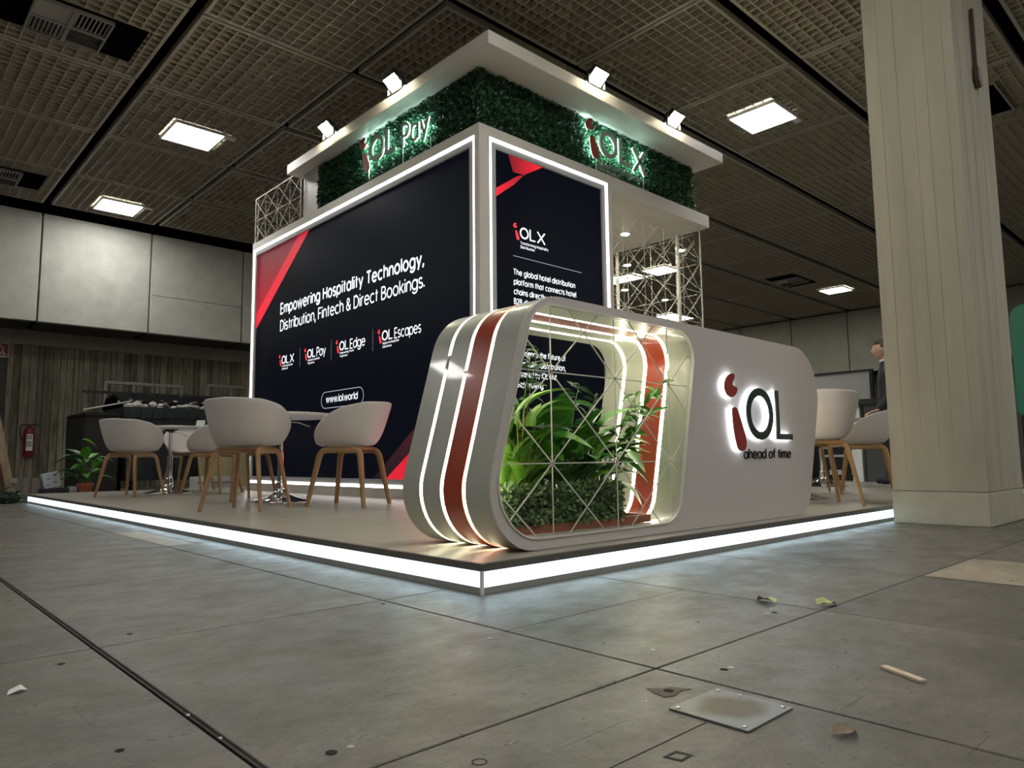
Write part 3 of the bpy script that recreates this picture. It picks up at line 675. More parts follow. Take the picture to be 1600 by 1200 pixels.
# ---- floodlights on the roof edge
def floodlight(x, y, rz, label):
    t = thing('floodlight', label, 'floodlight', (x, y, 3.81), rz, group='floodlights along the roof edge')
    # local: -x is outwards
    hm = Matrix.Translation((-.03, 0, .10)) @ Matrix.Rotation(R(-52), 4, 'Y')
    MB().box(-.025, .025, -.10, .10, -.085, .085, hm).build('housing', M_DARK, t, bevel=.008, world=False)
    MB().box(-.0275, -.0255, -.09, .09, -.075, .075, hm).build('lamp_face', mat('flood_lens', (1, 1, .9), .4, emit=FLOOD_E, ecol=(1, .90, .62)), t, world=False)
    y_ = MB()
    for s in (-1, 1): y_.box(-.04, -.015, s*.112-.003, s*.112+.003, .0, .13)
    y_.box(-.04, -.015, -.115, .115, -.0, .006); y_.build('yoke', M_DARK, t, world=False)
    MB().tube([(-.028, 0, .003), (.1, 0, .006), (.3, 0, .006)], .009, 6).build('arm', M_DARK, t, world=False)
floodlight(1.965, 3.45, 0, 'floodlight on the left roof edge, nearer to the roof corner')
floodlight(1.965, 4.69, 0, 'floodlight on the left roof edge, at its far end')
floodlight(3.245, 2.175, PI/2, 'floodlight on the right roof edge, nearer to the roof corner')
floodlight(4.465, 2.175, PI/2, 'floodlight on the right roof edge, at its far end')

# ---- lattice screens (star pattern of thin bars)
def clip_line(p, d, a0, a1, b0, b1):
    t0, t1 = -1e9, 1e9
    for c, v, lo, hi in ((p[0], d[0], a0, a1), (p[1], d[1], b0, b1)):
        if abs(v) < 1e-9:
            if c < lo or c > hi: return None
        else:
            q0, q1 = (lo-c)/v, (hi-c)/v
            if q0 > q1: q0, q1 = q1, q0
            t0 = max(t0, q0); t1 = min(t1, q1)
    if t1-t0 < .02: return None
    return (p[0]+d[0]*t0, p[1]+d[1]*t0), (p[0]+d[0]*t1, p[1]+d[1]*t1)
def star_lines(n0, dx, dz, a0, a1, b0, b1, horizontals=True):
    out = []; i0 = int((a0-n0[0])/dx)-2; i1 = int((a1-n0[0])/dx)+2; j0 = int((b0-n0[1])/dz)-2; j1 = int((b1-n0[1])/dz)+2
    for i in range(i0, i1+1): out.append(clip_line((n0[0]+i*dx, n0[1]), (0, 1), a0, a1, b0, b1))
    if horizontals:
        for j in range(j0, j1+1): out.append(clip_line((n0[0], n0[1]+j*dz), (1, 0), a0, a1, b0, b1))
    for k in range(i0-(j1-j0), i1+(j1-j0)+1):
        out.append(clip_line((n0[0]+k*dx, n0[1]), (dx, dz), a0, a1, b0, b1)); out.append(clip_line((n0[0]+k*dx, n0[1]), (dx, -dz), a0, a1, b0, b1))
    seen = set(); res = []
    for l in out:
        if l:
            key = tuple(round(v, 3) for p in l for v in p)
            if key not in seen: seen.add(key); res.append(l)
    return res
def lattice(name, label, lines, fn, w_, dep, loc, frame=None, parent=None):
    t = parent or thing(name, label, 'lattice screen', loc)
    for (p, q) in lines:
        a, b = Vector(p), Vector(q); d = (b-a).normalized(); s = Vector((-d.y, d.x))*w_/2
        MB().prism([ccw([tuple(a+s), tuple(a-s), tuple(b-s), tuple(b+s)])], 0, dep, fn).build('lattice_bar', M_BAR, t)
    if frame: MB().prism([rect(*frame), rect(*ins(frame, .012))], -.002, dep+.002, fn).build('lattice_frame', M_BAR, t)
    return t
lt = lattice('lattice_screen', 'white star-pattern lattice screen on glass right of the tall video wall', star_lines((3.99, 2.635), .352, .352, 3.76, 5.40, PZ, 2.87), lambda a, b, d: (a, 2.47+d, b), .006, .003, (4.6, 2.47, PZ))
B(3.745, 5.41, 2.478, 2.484, PZ, 3.04).build('glass_pane', M_GLASS, lt)
MB().tube([(5.41, 2.475, PZ), (5.41, 2.475, 3.04)], .008, 8).build('edge_post', M_WHITE, lt)
lt2 = lattice('lattice_screen', 'second star-pattern lattice screen along the right side of the stand, behind', star_lines((2.82, 2.635), .352, .352, 2.55, 4.6, PZ, 3.0), lambda a, b, d: (5.43+d, a, b), .005, .003, (5.43, 3.6, PZ))
lattice('lattice_screen', 'white lattice panel on the ledge left of the roof, facing the tables', star_lines((5.85, 3.18), .33, .29, 5.57, 6.8, 3.185, 3.76), lambda a, b, d: (2.07+d, a, b), .006, .004, (2.07, 6.2, 3.18), frame=(5.565, 6.81, 3.18, 3.77))
lattice('lattice_screen', 'white lattice panel on the ledge at the far left end, turned inwards', star_lines((2.4, 3.18), .33, .29, 2.1, 4.2, 3.185, 3.76), lambda a, b, d: (a, 6.79-d, b), .006, .004, (3.1, 6.79, 3.18), frame=(2.09, 4.21, 3.18, 3.77))

# ================================================================== COUNTER
ct = thing('reception_counter', 'white rounded reception counter with glowing stripes and glazed planter window', 'counter', (1.4, .37, PZ))
OUT = ccw(fillet([(.056, .102), (2.635, .102), (2.93, 1.092), (.333, 1.092)], [.225, .17, .28, .24], 14))
HOLE = ccw(fillet([(.099, .147), (1.29, .147), (1.49, 1.052), (.36, 1.052)], [.205, .14, .13, .15], 14))
fc = lambda a, b, d: (a, d, b)
bands = [(.10, .243, M_WHITE2, 'front_shell'), (.263, .377, M_RED, 'red_band'), (.397, .512, M_CREAM, 'white_band'), (.532, .65, M_CREAM, 'rear_shell')]
def ringloops(io, ih): return [inset(OUT, io) if io else OUT, (inset(HOLE, -ih) if ih else HOLE)[::-1]]
for d0, d1, m, nm in bands:
    MB().prism(ringloops(0, 0), d0, d1, fc).build(nm, m, ct, smooth=30)
# front shell: darker look of its side under the lighting put into a cream edge colour
MB().prism(ringloops(-.0012, -.0012), .112, .242, fc).build('shaded_edge_band', M_CREAM, ct, smooth=30)
for d0, d1 in ((.243, .263), (.377, .397), (.512, .532)):
    MB().prism(ringloops(.010, -.002), d0+.003, d1-.003, fc).build('light_line', M_LEDB, ct, smooth=30)
MB().prism([inset(HOLE, -.006), HOLE[::-1]], .094, .1005, fc).build('window_trim', mat('window_trim', (.70, .68, .62), .3), ct, smooth=30)
# glazing with bars
gl_ = thing('window_glazing', 'clear pane with pale star-pattern bars in the counter window', 'window pane', (.8, .12, .15))
MB().prism([inset(HOLE, .0)], .128, .132, fc).build('glass_pane', M_GLASS, gl_)
def in_poly(p, poly):
    c = False; n = len(poly)
    for i in range(n):
        (x1, y1), (x2, y2) = poly[i-1], poly[i]
        if (y1 > p[1]) != (y2 > p[1]) and p[0] < (x2-x1)*(p[1]-y1)/(y2-y1)+x1: c = not c
    return c
def clip_poly(l, poly):
    a, b = Vector(l[0]), Vector(l[1]); n = 240; ins_ = [i for i in range(n+1) if in_poly(a.lerp(b, i/n), poly)]
    if len(ins_) < 5: return None
    return tuple(a.lerp(b, ins_[0]/n)), tuple(a.lerp(b, ins_[-1]/n))
glines = [clip_poly(l, HOLE) for l in star_lines((.474, .425), .401, .362, .05, 1.5, .14, 1.06)]
lattice(None, None, [l for l in glines if l], lambda a, b, d: (a, .124+d, b), .0048, .003, None, parent=gl_)
# torn film on the striped side
tf = [(.633, .88), (.525, .881), (.499, .89), (.47, .878), (.457, .86), (.456, .838), (.4, .803), (.362, .8), (.325, .776), (.334, .767), (.382, .786), (.448, .798), (.504, .793), (.535, .825), (.582, .845), (.607, .856)]
MB().prism([ccw(tf)], -.0016, -.0006, lambda a, b, d: (.1345+.297*(b-.38)+d, a, b)).build('torn_film', mat('torn_film', (.45, .45, .43), .5), ct, label='torn pale film on the striped side')
# logo on the front
lg = thing('illuminated_sign', 'backlit iOL logo with red i and dark letters on the counter front', 'sign', (2.0, .1, .5))
solid_logo(lambda a, b, d: (1.69+a, .10+d, .534+b), 0, 0, .275, lg, 0, M_HALO, M_LETTER, .001, .021, .028)
tg = thing('tagline_lettering', 'small black ahead of time lettering below the counter logo', 'lettering', (2.17, .1, .43))
put_text('tagline_text', 'ahead of time', lambda a, b, d: (1.90+a, .10+d, .433+b), M_DARK, tg, w=.535, h=.047, bold=.012, d=-.001, depth=.004)
def split_letters(o, name):
    me = o.data; bm = bmesh.new(); bm.from_mesh(me); seen = set(); isl = []
    for v in bm.verts:
        if v in seen: continue
        st_, comp = [v], []
        while st_:
            a = st_.pop()
            if a in seen: continue
            seen.add(a); comp.append(a); st_ += [e.other_vert(a) for e in a.link_edges]
        isl.append((min(p.co.x for p in comp), max(p.co.x for p in comp), comp))
    isl.sort(key=lambda k: k[0]); groups = []
    for a, b, c in isl:
        if groups and min(b, groups[-1][1])-max(a, groups[-1][0]) > .6*min(b-a, groups[-1][1]-groups[-1][0]): groups[-1][2].extend(c); groups[-1][1] = max(b, groups[-1][1])
        else: groups.append([a, b, list(c)])
    for a, b, c in groups:
        cs = set(c); idx = {v: i for i, v in enumerate(c)}
        m2 = bpy.data.meshes.new(name); m2.from_pydata([tuple(v.co) for v in c], [], [[idx[v] for v in f_.verts] for f_ in bm.faces if f_.verts[0] in cs])
        m2.materials.append(me.materials[0]); p = addobj(name, m2, None, o.parent)
    bm.free(); bpy.data.objects.remove(o)
split_letters(tg.children[0], 'letter')

# ---- planter in the counter window
bx = thing('planter_tray', 'low terracotta planter tray inside the counter window', 'planter', (.72, .34, .15))
MB().prism([[(.27, .165), (1.16, .165), (1.16, .52), (.27, .52)], [(.29, .185), (1.14, .185), (1.14, .50), (.29, .50)][::-1]], .152, .185, lambda a, b, d: (a, b, d)).build('tray', M_TERRA, bx)
B(.285, 1.145, .18, .505, .153, .175).build('soil', M_SOIL, bx)
hb = thing('box_hedge', 'clipped low boxwood hedge in front of the plants in the counter window', 'hedge', (.6, .22, .16))
B(.31, .95, .185, .255, .176, .315).build('hedge_core', M_HEDGEB, hb)
def fbx(q):
    k = q.random()
    if k < .7: return Vector((q.uniform(.29, .965), .176, q.uniform(.178, .33))), Vector((0, -1, 0))
    if k < .88: return Vector((q.uniform(.29, .965), q.uniform(.175, .265), .325)), Vector((0, 0, 1))
    s = q.choice((-1, 1)); return Vector((.63+s*.335, q.uniform(.175, .265), q.uniform(.18, .325))), Vector((s, 0, 0))
raw_build(hedge_leaves(3000, fbx, .022, random.Random(4), .012), 'foliage', M_BOX, hb, 'stuff')

# leaves
def leaf_mesh(name, L, W, arch, fold, m, petiole=0, n=8, tip=.0, wpos=.4, wav=0):
    vs = []; fs = []
    for i in range(n+1):
        t = i/n; x = L*t
        ww = W*max(0, math.sin(PI*min(1, t**(math.log(.5)/math.log(wpos)))))**.75 if 0 < t < 1 else W*.02
        z = -arch*t*t*L; xx = x*(1-.25*arch*t)
        e = fold*ww+wav*math.sin(t*14)*W
        vs += [(xx, -ww, z+e), (xx, -ww*.5, z+e*.35), (xx, 0, z), (xx, ww*.5, z+e*.35), (xx, ww, z+e)]
    for i in range(n):
        for j in range(4): a = i*5+j; fs.append((a, a+1, a+6, a+5))
    me = bpy.data.meshes.new(name); me.from_pydata(vs, [], fs); me.materials.append(m); me.shade_smooth(); return me
LF_BROAD = leaf_mesh('broad_leaf', .26, .062, .35, .35, M_LEAF)
LF_BROAD2 = leaf_mesh('broad_leaf', .24, .055, .7, .4, M_LEAF, wav=.05)
LF_LILY = leaf_mesh('lily_leaf', .24, .036, .5, .4, M_LEAF2)
LF_PADDLE = leaf_mesh('paddle_leaf', .36, .095, .35, .25, M_LEAF, wpos=.6)
LF_PADDLE2 = leaf_mesh('paddle_leaf', .30, .11, .5, .15, M_LEAF2, wpos=.55)
LF_BAMB = leaf_mesh('slim_leaf', .085, .011, .35, .3, M_LEAF3, n=5)
LF_BAMB2 = leaf_mesh('slim_leaf', .10, .014, .4, .3, M_LEAF, n=5)
LF_DARK = leaf_mesh('dark_broad_leaf', .34, .07, .6, .35, M_LEAF3)
LF_DARK2 = leaf_mesh('dark_paddle_leaf', .38, .10, .5, .25, M_LEAF3, wpos=.5)
LF_GROUND = leaf_mesh('ground_leaf', .10, .03, .4, .3, M_LEAF3, n=5)
def add_leaf(t, me, base, yaw, pitch, s=1, roll=0, nm='leaf'):
    o = addobj(nm, me, None, t)
    inside = base[1] < .7 and base[0] < 1.5
    for k in range(14):
        mw_ = Matrix.Translation(Vector(base)) @ Euler((roll, -pitch, yaw), 'XYZ').to_matrix().to_4x4() @ Matrix.Diagonal((s, s, s, 1))
        if not inside: break
        if all(in_poly((p.x, p.z), HOLE_IN) and .14 < p.y < .66 for p in (mw_ @ v.co for v in me.vertices)): break
        yaw += .6; s *= .94
    else:
        if inside: bpy.data.objects.remove(o); return None
    o.matrix_local = Matrix.Translation(-off(t)) @ mw_
    return o
HOLE_IN = inset(HOLE, .008)
def stem_to(t, a, b, rad, m, sag=.0):
    a, b = Vector(a), Vector(b); c = (a+b)/2+Vector((0, 0, sag)); MB().tube([a, a.lerp(c, .6), c, c.lerp(b, .6), b], [rad, rad, rad*.9, rad*.8, rad*.7], 6).build('stem', m, t, smooth=60)
def clump(name, label, base, n, hmin, hmax, spread, meshes, m_stem, seed, pmin=20, pmax=70, s0=.8, s1=1.15, clampx=None):
    t = thing(name, label, 'plant', base); q = random.Random(seed); b = Vector(base)
    for i in range(n):
        a = 2*PI*i/n+q.uniform(-.4, .4); h = q.uniform(hmin, hmax); d = spread*q.uniform(.2, 1)
        top = b+Vector((math.cos(a)*d, math.sin(a)*d*.55, h))
        if clampx: top.x = min(max(top.x, clampx[0]), clampx[1])
        st = b+Vector((q.uniform(-.02, .02), q.uniform(-.02, .02), 0))
        stem_to(t, st, top, .0028, m_stem, .02)
        add_leaf(t, q.choice(meshes), top, a+q.uniform(-.5, .5), R(q.uniform(pmin, pmax)), q.uniform(s0, s1), q.uniform(-.4, .4))
    return t
SZ = .175
clump('peace_lily', 'bright green lily clump with yellow stems at the left of the counter window', (.46, .30, SZ), 34, .14, .48, .10, [LF_LILY], M_STEMY, 1, 40, 85, .75, 1.15, (.36, .56))
clump('leafy_plant', 'bushy broad-leaved plant in the middle of the counter window', (.74, .34, SZ), 24, .12, .38, .16, [LF_BROAD, LF_BROAD2], M_STEM, 2, 25, 75, .7, 1.0)
clump('leafy_plant', 'dense dark green plant low in the centre of the counter window', (.62, .40, SZ), 24, .08, .42, .16, [LF_BROAD2, LF_DARK], M_STEM, 5, 15, 60, .5, .8)
clump('arching_plant', 'arching pointed-leaf plant at the right of the counter window foliage', (.98, .34, SZ), 28, .12, .40, .16, [LF_BROAD2, LF_BROAD], M_STEM, 3, 0, 55, .6, .95)
clump('peace_lily', 'second yellow-stemmed lily behind the boxwood, right of the centre', (.84, .30, SZ), 18, .10, .28, .10, [LF_LILY], M_STEMY, 8, 35, 75, .6, .9)
pd = thing('paddle_plant', 'tall plant with one huge upright paddle leaf in the counter window', 'plant', (.80, .40, SZ))
for (dx, h, yw, pt, s, me) in ((-.04, .24, -1.9, 82, 1.0, LF_PADDLE), (.04, .20, -1.3, 78, 1.0, LF_PADDLE), (.0, .50, -.5, 28, .62, LF_PADDLE2), (.08, .22, -.6, 62, .9, LF_PADDLE), (-.07, .18, -2.6, 60, .85, LF_PADDLE), (.02, .16, -1.2, 50, .7, LF_PADDLE)):
    top = (.80+dx*1.5, .40, SZ+h); stem_to(pd, (.80+dx*.3, .40, SZ), top, .005, M_STEM); add_leaf(pd, me, top, yw, R(pt), s, 0)
def bamboo(base, tips, label, seed, me):
    t = thing('slim_leaved_plant', label, 'plant', base); q = random.Random(seed); b = Vector(base)
    for tp in tips:
        e = Vector(tp); c = b.lerp(e, .5)+Vector((-.04, 0, .06)); pts = [b, b.lerp(c, .5)+Vector((-.01, 0, .02)), c, c.lerp(e, .5)+Vector((0, 0, .03)), e]
        MB().tube(pts, [.004, .0035, .003, .0025, .0015], 6).build('stem', M_STEM, t, smooth=60)
        for i in range(22):
            u_ = .3+.7*i/21; k = u_*4; j = min(3, int(k)); p = pts[j].lerp(pts[j+1], k-j)
            add_leaf(t, me, p, q.uniform(0, 2*PI), R(q.uniform(-30, 60)), q.uniform(.7, 1.2), q.uniform(-1, 1))
bamboo((1.0, .28, SZ), [(1.18, .24, .74), (1.27, .22, .66), (1.33, .20, .80)], 'slim-leaved twigs reaching across the red stripe in the counter window', 11, LF_BAMB2)
bamboo((.56, .36, SZ), [(.46, .34, .96), (.66, .38, .93), (.55, .32, .86)], 'tall thin-leaved twigs rising at the upper left of the counter window', 12, LF_BAMB)
bamboo((.92, .42, SZ), [(1.10, .42, .74), (1.02, .46, .80)], 'thin twigs with small leaves right of the paddle leaf', 13, LF_BAMB)

# ================================================================== CHAIRS AND TABLES
def chair_shell():
    NT, NR = 56, 14; vs = []; fs = []
    def prof(th):
        # th: angle from the back direction (0 = back, pi = front)
        a = abs(th)
        pts = [(0, .34), (45, .33), (75, .292), (98, .235), (118, .155), (136, .075), (156, .012), (180, -.012)]
        d = math.degrees(a)
        for i in range(len(pts)-1):
            if pts[i][0] <= d <= pts[i+1][0]:
                k = (d-pts[i][0])/(pts[i+1][0]-pts[i][0]); k = k
                return pts[i][1]*(1-k)+pts[i+1][1]*k
        return -.012
    for j in range(NT):
        th = -PI+2*PI*j/NT; h = prof(th); c, s = math.cos(th), math.sin(th)
        # superellipse base and rim radii (x forward)
        def se(ax, ay, n): return (abs(c/ax)**n+abs(s/ay)**n)**(-1/n)
        rb = se(.185 if c > 0 else .225, .205, 2.5); rr = se(.285 if c > 0 else .265, .292, 2.3)
        for i in range(1, NR+1):
            t = i/NR
            if t < .5:
                k = t/.5; ra = rb*k*.92; z = .012*(k**3) - .006*(1-k)
            else:
                k = (t-.5)/.5; hh = max(h, .0)
                bl = min(1, hh/.12)
                ra = rb*.92+(rb*.08)*min(1, k*3)+(rr-rb)*(k**.95)*(.45+.55*bl)
                z = .012+(hh-.012*bl)*(k**1.35) + (h*k*k if h < 0 else 0)
            # back leans outward
            vs.append((-ra*c-(.03*max(0, c)*max(0, z)/.33), ra*s, z))
    n0 = len(vs); vs.append((0, 0, -.006))
    for j in range(NT):
        jn = (j+1) % NT
        fs.append((n0, j*NR, jn*NR))
        for i in range(NR-1): fs.append((j*NR+i, j*NR+i+1, jn*NR+i+1, jn*NR+i))
    me = bpy.data.meshes.new('shell'); me.from_pydata(vs, [], fs)
    bm = bmesh.new(); bm.from_mesh(me); bmesh.ops.recalc_face_normals(bm, faces=bm.faces)
    for f_ in bm.faces:
        pass
    bm.to_mesh(me); bm.free(); me.shade_smooth()
    o = bpy.data.objects.new('tmp', me); COL.objects.link(o)
    sm = o.modifiers.new('s', 'SOLIDIFY'); sm.thickness = .011; sm.offset = 0
    sb = o.modifiers.new('b', 'SUBSURF'); sb.levels = 1; sb.render_levels = 1
    bpy.context.view_layer.update()
    dg = bpy.context.evaluated_depsgraph_get(); m2 = bpy.data.meshes.new_from_object(o.evaluated_get(dg)); bpy.data.objects.remove(o)
    m2.materials.clear(); m2.materials.append(M_SHELL); m2.shade_smooth(); return m2
def make_chair():
    t = thing('tub_chair', 'x', 'chair', (0, 0, 0))
    sh = chair_shell(); o = addobj('shell', sh, None, t, loc=(0, 0, .455))
    def sideframe(s):
        ff, rf = Vector((.235, s*.225, 0)), Vector((-.235, s*.225, 0)); tf_, tr = Vector((.165, s*.155, .425)), Vector((-.165, s*.155, .425))
        def leg(foot, top, other):
            # straight leg, then a bend into the short rail towards the middle
            pts = [foot, foot.lerp(top, .5), foot.lerp(top, .86)]
            d1 = (top-foot).normalized(); d2 = (other-top).normalized()
            p0 = top-d1*.06; p1 = top+d2*.06
            for k in range(1, 7): 
                u_ = k/6; pts.append(p0*(1-u_)**2+top*2*u_*(1-u_)+p1*u_*u_)
            pts.append(top.lerp(other, .5)+(d2*.001))
            return pts
        for foot, top, other in ((ff, tf_, tr), (rf, tr, tf_)):
            pts = leg(foot, top, other); n = len(pts)
            MB().tube(pts, [.018]+[.022]+[.0255]*(n-2), 10, flat=.6, up=(0, s, .25)).build('leg', M_OAK, t, smooth=50, world=False)
    sideframe(1); sideframe(-1)
    MB().box(.10, .14, -.15, .15, .425, .447).build('cross_rail', M_OAK, t, world=False, bevel=.006)
    MB().box(-.14, -.10, -.15, .15, .425, .447).build('cross_rail', M_OAK, t, world=False, bevel=.006)
    return t
proto = make_chair(); used = [False]
def chair(x, y, deg, label, group):
    o = proto if not used[0] else copy_tree(proto); used[0] = True
    o.location = (x, y, PZ); o.rotation_euler = (0, 0, R(deg)); o['label'] = label; o['category'] = 'chair'; o['group'] = group
    return o
GL, GN, GR_ = 'chairs round the far left table', 'chairs round the near left table', 'chairs at the right of the counter'
chair(.59, 3.31, 40, 'white tub chair with oak legs, largest one, back turned, by the video wall', GN)
chair(1.32, 3.12, 122, 'white tub chair in side view between the video wall and the striped counter', GN)
chair(1.08, 4.62, -82, 'white tub chair hidden behind the largest tub chair, only its legs showing', GN)
chair(.63, 6.34, 38, 'white tub chair with its back turned at the far left of the platform', GL)
chair(1.45, 6.30, 128, 'white tub chair at the far left table, half hidden by the largest chair', GL)
chair(1.52, 7.25, -128, 'white tub chair behind the far left table, facing the camera', GL)
chair(3.50, .43, 42, 'white tub chair with its back turned right beside the counter end', GR_)
chair(4.95, 1.15, 215, 'white tub chair hidden behind the counter end, only its legs showing', GR_)
chair(5.92, 1.0, 112, 'white tub chair cut off by the concrete pillar', GR_)

def make_table():
    t = thing('pedestal_table', 'x', 'table')
    MB().lathe([(.43, .715), (.45, .722), (.45, .738), (.446, .742)], n=56).build('table_top', M_TTOP, t, smooth=40, world=False)
    MB().lathe([(.255, 0), (.255, .008), (.24, .014), (.18, .026), (.12, .042), (.07, .066), (.05, .09), (.045, .11)], n=48).build('base', M_CHROME, t, smooth=60, world=False)
    MB().lathe([(.04, .10), (.04, .16), (.037, .17), (.03, .175), (.03, .42)], n=24).build('column', M_CHROME, t, smooth=50, world=False)
    MB().lathe([(.02, .42), (.02, .70)], n=20).build('piston', M_CHROME, t, smooth=50, world=False)
    MB().lathe([(.022, .68), (.05, .70), (.075, .705), (.075, .715)], n=28).build('mount', M_DARK, t, smooth=40, world=False)
    MB().tube([(.03, 0, .68), (.14, 0, .672), (.24, 0, .635)], .0045, 8).build('lever', M_CHROME, t, smooth=60, world=False)
    return t
tproto = make_table()
for i, (x, y, rz, l) in enumerate(((1.165, 3.99, -40, 'round white pedestal table with chrome stem in front of the video wall'), (1.125, 6.72, 20, 'round white pedestal table with chrome stem at the far left of the platform'), (4.05, .85, 60, 'round pedestal table mostly hidden behind the right end of the counter'), (6.4, 1.65, 10, 'round pedestal table behind the concrete pillar'))):
    o = tproto if i == 0 else copy_tree(tproto)
    o.location = (x, y, PZ); o.rotation_euler = (0, 0, R(rz)); o['label'] = l; o['category'] = 'table'; o['group'] = 'round pedestal tables'
TT = PZ+.742
bk = thing('folder', 'thin red folder lying on the far left table', 'folder', (1.15, 6.62, TT))
B(1.0, 1.25, 6.50, 6.72, TT, TT+.012).build('cover', mat('red_card', (.22, .05, .035), .5), bk, bevel=.003)
B(1.005, 1.25, 6.503, 6.717, TT+.003, TT+.009).build('pages', M_PANELF, bk)
tc = thing('table_card', 'small white folded card standing on the far left table', 'card', (1.38, 6.52, TT))
MB().prism([[(-.05, 0), (.05, 0), (.004, .075), (-.004, .075)], [(-.044, .002), (.044, .002), (0, .068)][::-1]], -.05, .05, lambda a, b, d: (1.38+a*.5+d*.7, 6.52+a*.7-d*.5, TT+b)).build('card_sheet', mat('pale_card', (.55, .62, .58), .5), tc)
B(1.36, 1.40, 6.5, 6.54, TT, TT+.004).build('card_foot', M_PANELF, tc)

# ================================================================== FLOOR BITS
pl = thing('metal_plate', 'square worn steel cover plate with rivets screwed to the floor', 'metal plate', (-.39, -1.13, 0))
def plate_mat():
    m = mat('worn_steel', (.30, .32, .33), .38, metal=.7); nt = m.node_tree; N = nt.nodes; L = nt.links; b = N['Principled BSDF']
    tcx = N.new('ShaderNodeTexCoord'); n = N.new('ShaderNodeTexNoise'); n.inputs['Scale'].default_value = 14; n.inputs['Detail'].default_value = 5; L.new(tcx.outputs['Object'], n.inputs['Vector'])
    g = N.new('ShaderNodeTexGradient'); g.gradient_type = 'SPHERICAL'; mp = N.new('ShaderNodeMapping'); mp.inputs['Scale'].default_value = (13, 14, 1); L.new(tcx.outputs['Object'], mp.inputs[0]); L.new(mp.outputs[0], g.inputs[0])
    a = N.new('ShaderNodeMath'); a.operation = 'MULTIPLY_ADD'; a.inputs[1].default_value = .9; L.new(n.outputs[0], a.inputs[0]); L.new(g.outputs['Fac'], a.inputs[2])
    k = N.new('ShaderNodeMapRange'); k.inputs[1].default_value = .5; k.inputs[2].default_value = .9; L.new(a.outputs[0], k.inputs[0])
    mx = N.new('ShaderNodeMix'); mx.data_type = 'RGBA'; mx.inputs[6].default_value = (.20, .215, .22, 1); mx.inputs[7].default_value = (.10, .085, .06, 1); L.new(k.outputs[0], mx.inputs[0]); L.new(mx.outputs[2], b.inputs['Base Color'])
    return m
B(-.47, -.312, -1.206, -1.054, 0, .004).build('plate', plate_mat(), pl, bevel=.001, seg=1)
for x, y in ((-.458, -1.066), (-.326, -1.066), (-.326, -1.194), (-.458, -1.194), (-.322, -1.11)):
    MB().lathe([(.0045, 0), (.0045, .001), (.0025, .002)], (x, y, .004), 12).build('rivet', M_STEEL, pl, smooth=40)
st = thing('wooden_stick', 'short flat pale wooden stick lying on the floor at right', 'stick', (.032, -1.27, 0))
mt = Matrix.Translation((.032, -1.27, .003)) @ Matrix.Rotation(math.atan2(-.092, -.05), 4, 'Z')
MB().box(-.052, .052, -.0095, .0095, -.003, .003, mt).build('stick_blank', mat('pale_wood', (.62, .50, .38), .6, var=.15, vscale=30), st, bevel=.001)
def fallen(x, y, label, col, s, rz, seed, m=None):
    me = leaf_mesh('fallen_leaf', s, s*.28, .25, .35, m or mat('fallen_leaf_%d' % seed, col, .6, var=.3, vscale=30), n=7, wav=.12)
    o = addobj('fallen_leaf', me, None); o.location = (x, y, .004); o.rotation_euler = (R(8), R(-10), rz)
    bpy.context.view_layer.update(); zmin = min((o.matrix_basis @ v.co).z for v in me.vertices); o.location.z -= zmin-.0008
    tag(o, label, 'leaf', 'fallen leaves on the hall floor'); return o
fallen(.50, -.76, 'crumpled yellow-green leaf standing up on a floor joint', (.40, .40, .18), .085, 1.1, 1)
fallen(.56, -.86, 'flat yellow-green leaf lying beside a floor joint crossing', (.42, .44, .18), .085, -.4, 2)
fallen(-.39, -1.31, 'dry brown leaf near the bottom edge below the steel plate', (.20, .14, .09), .055, -.3, 3)
sc_ = thing('paper_scrap', 'small crumpled white paper scrap on the floor at far left', 'paper scrap', (-1.29, -.10, 0))
MB().add([(-1.305, -.11, .0), (-1.285, -.115, .008), (-1.27, -.10, .001), (-1.28, -.085, .01), (-1.30, -.09, .004)], [(0, 1, 4), (1, 3, 4), (1, 2, 3)]).build('paper_sheet', M_PANELF, sc_)
so = sc_.children[0].modifiers.new('s', 'SOLIDIFY'); so.thickness = .001
# plugs and holes in the boards
hm_ = mat('hole_black', (.004, .004, .004), .9); plg = mat('plug_metal', (.5, .48, .42), .4, metal=.6)
for x, y, rr, mtl, lab in ((-1.181, .064, .008, 0, 'small dark hole in the floor board at the left edge, above the paper scrap'), (-.99, .259, .007, 0, 'small dark floor hole just beyond the left joint crossing'), (-1.222, -.56, .007, 0, 'small dark floor hole near the lower left corner of the picture'), (-.99, -.80, .009, 0, 'largest dark floor hole at the bottom edge, beside a bright plug'),
        (-.957, -.801, .006, 1, 'tiny bright plug beside the largest floor hole at the bottom edge'), (-.187, -.996, .008, 0, 'small dark floor hole above the steel plate, beside a bright plug'), (-.165, -1.0, .006, 1, 'tiny bright plug beside the floor hole above the steel plate'), (-.165, -.80, .005, 1, 'tiny bright floor plug below the long joint, left of the leaves'),
        (.405, -.807, .008, 0, 'small dark floor hole just below the crumpled yellow leaf'), (.38, -.80, .006, 1, 'tiny bright plug just below the crumpled yellow leaf'), (-1.20, .08, .004, 1, 'tiny bright plug beside the floor hole at the left edge'), (-.36, -.45, .006, 1, 'tiny bright plug in the middle of the floor below the platform corner'), (-.31, .11, .006, 0, 'small dark floor hole left of the platform corner'), (.15, -.72, .004, 0, 'tiny dark floor hole below the counter window')):
    o = MB().lathe([(rr, 0), (rr, .0006), (rr*.6, .0010)], (0, 0, 0), 14).build('floor_plug' if mtl else 'floor_hole', plg if mtl else hm_)
    o.location = (x, y, .0002); o.scale = (1, 1.1, 1)
    tag(o, lab, 'floor plug' if mtl else 'floor hole', 'metal plugs in the floor' if mtl else 'dark holes in the floor')
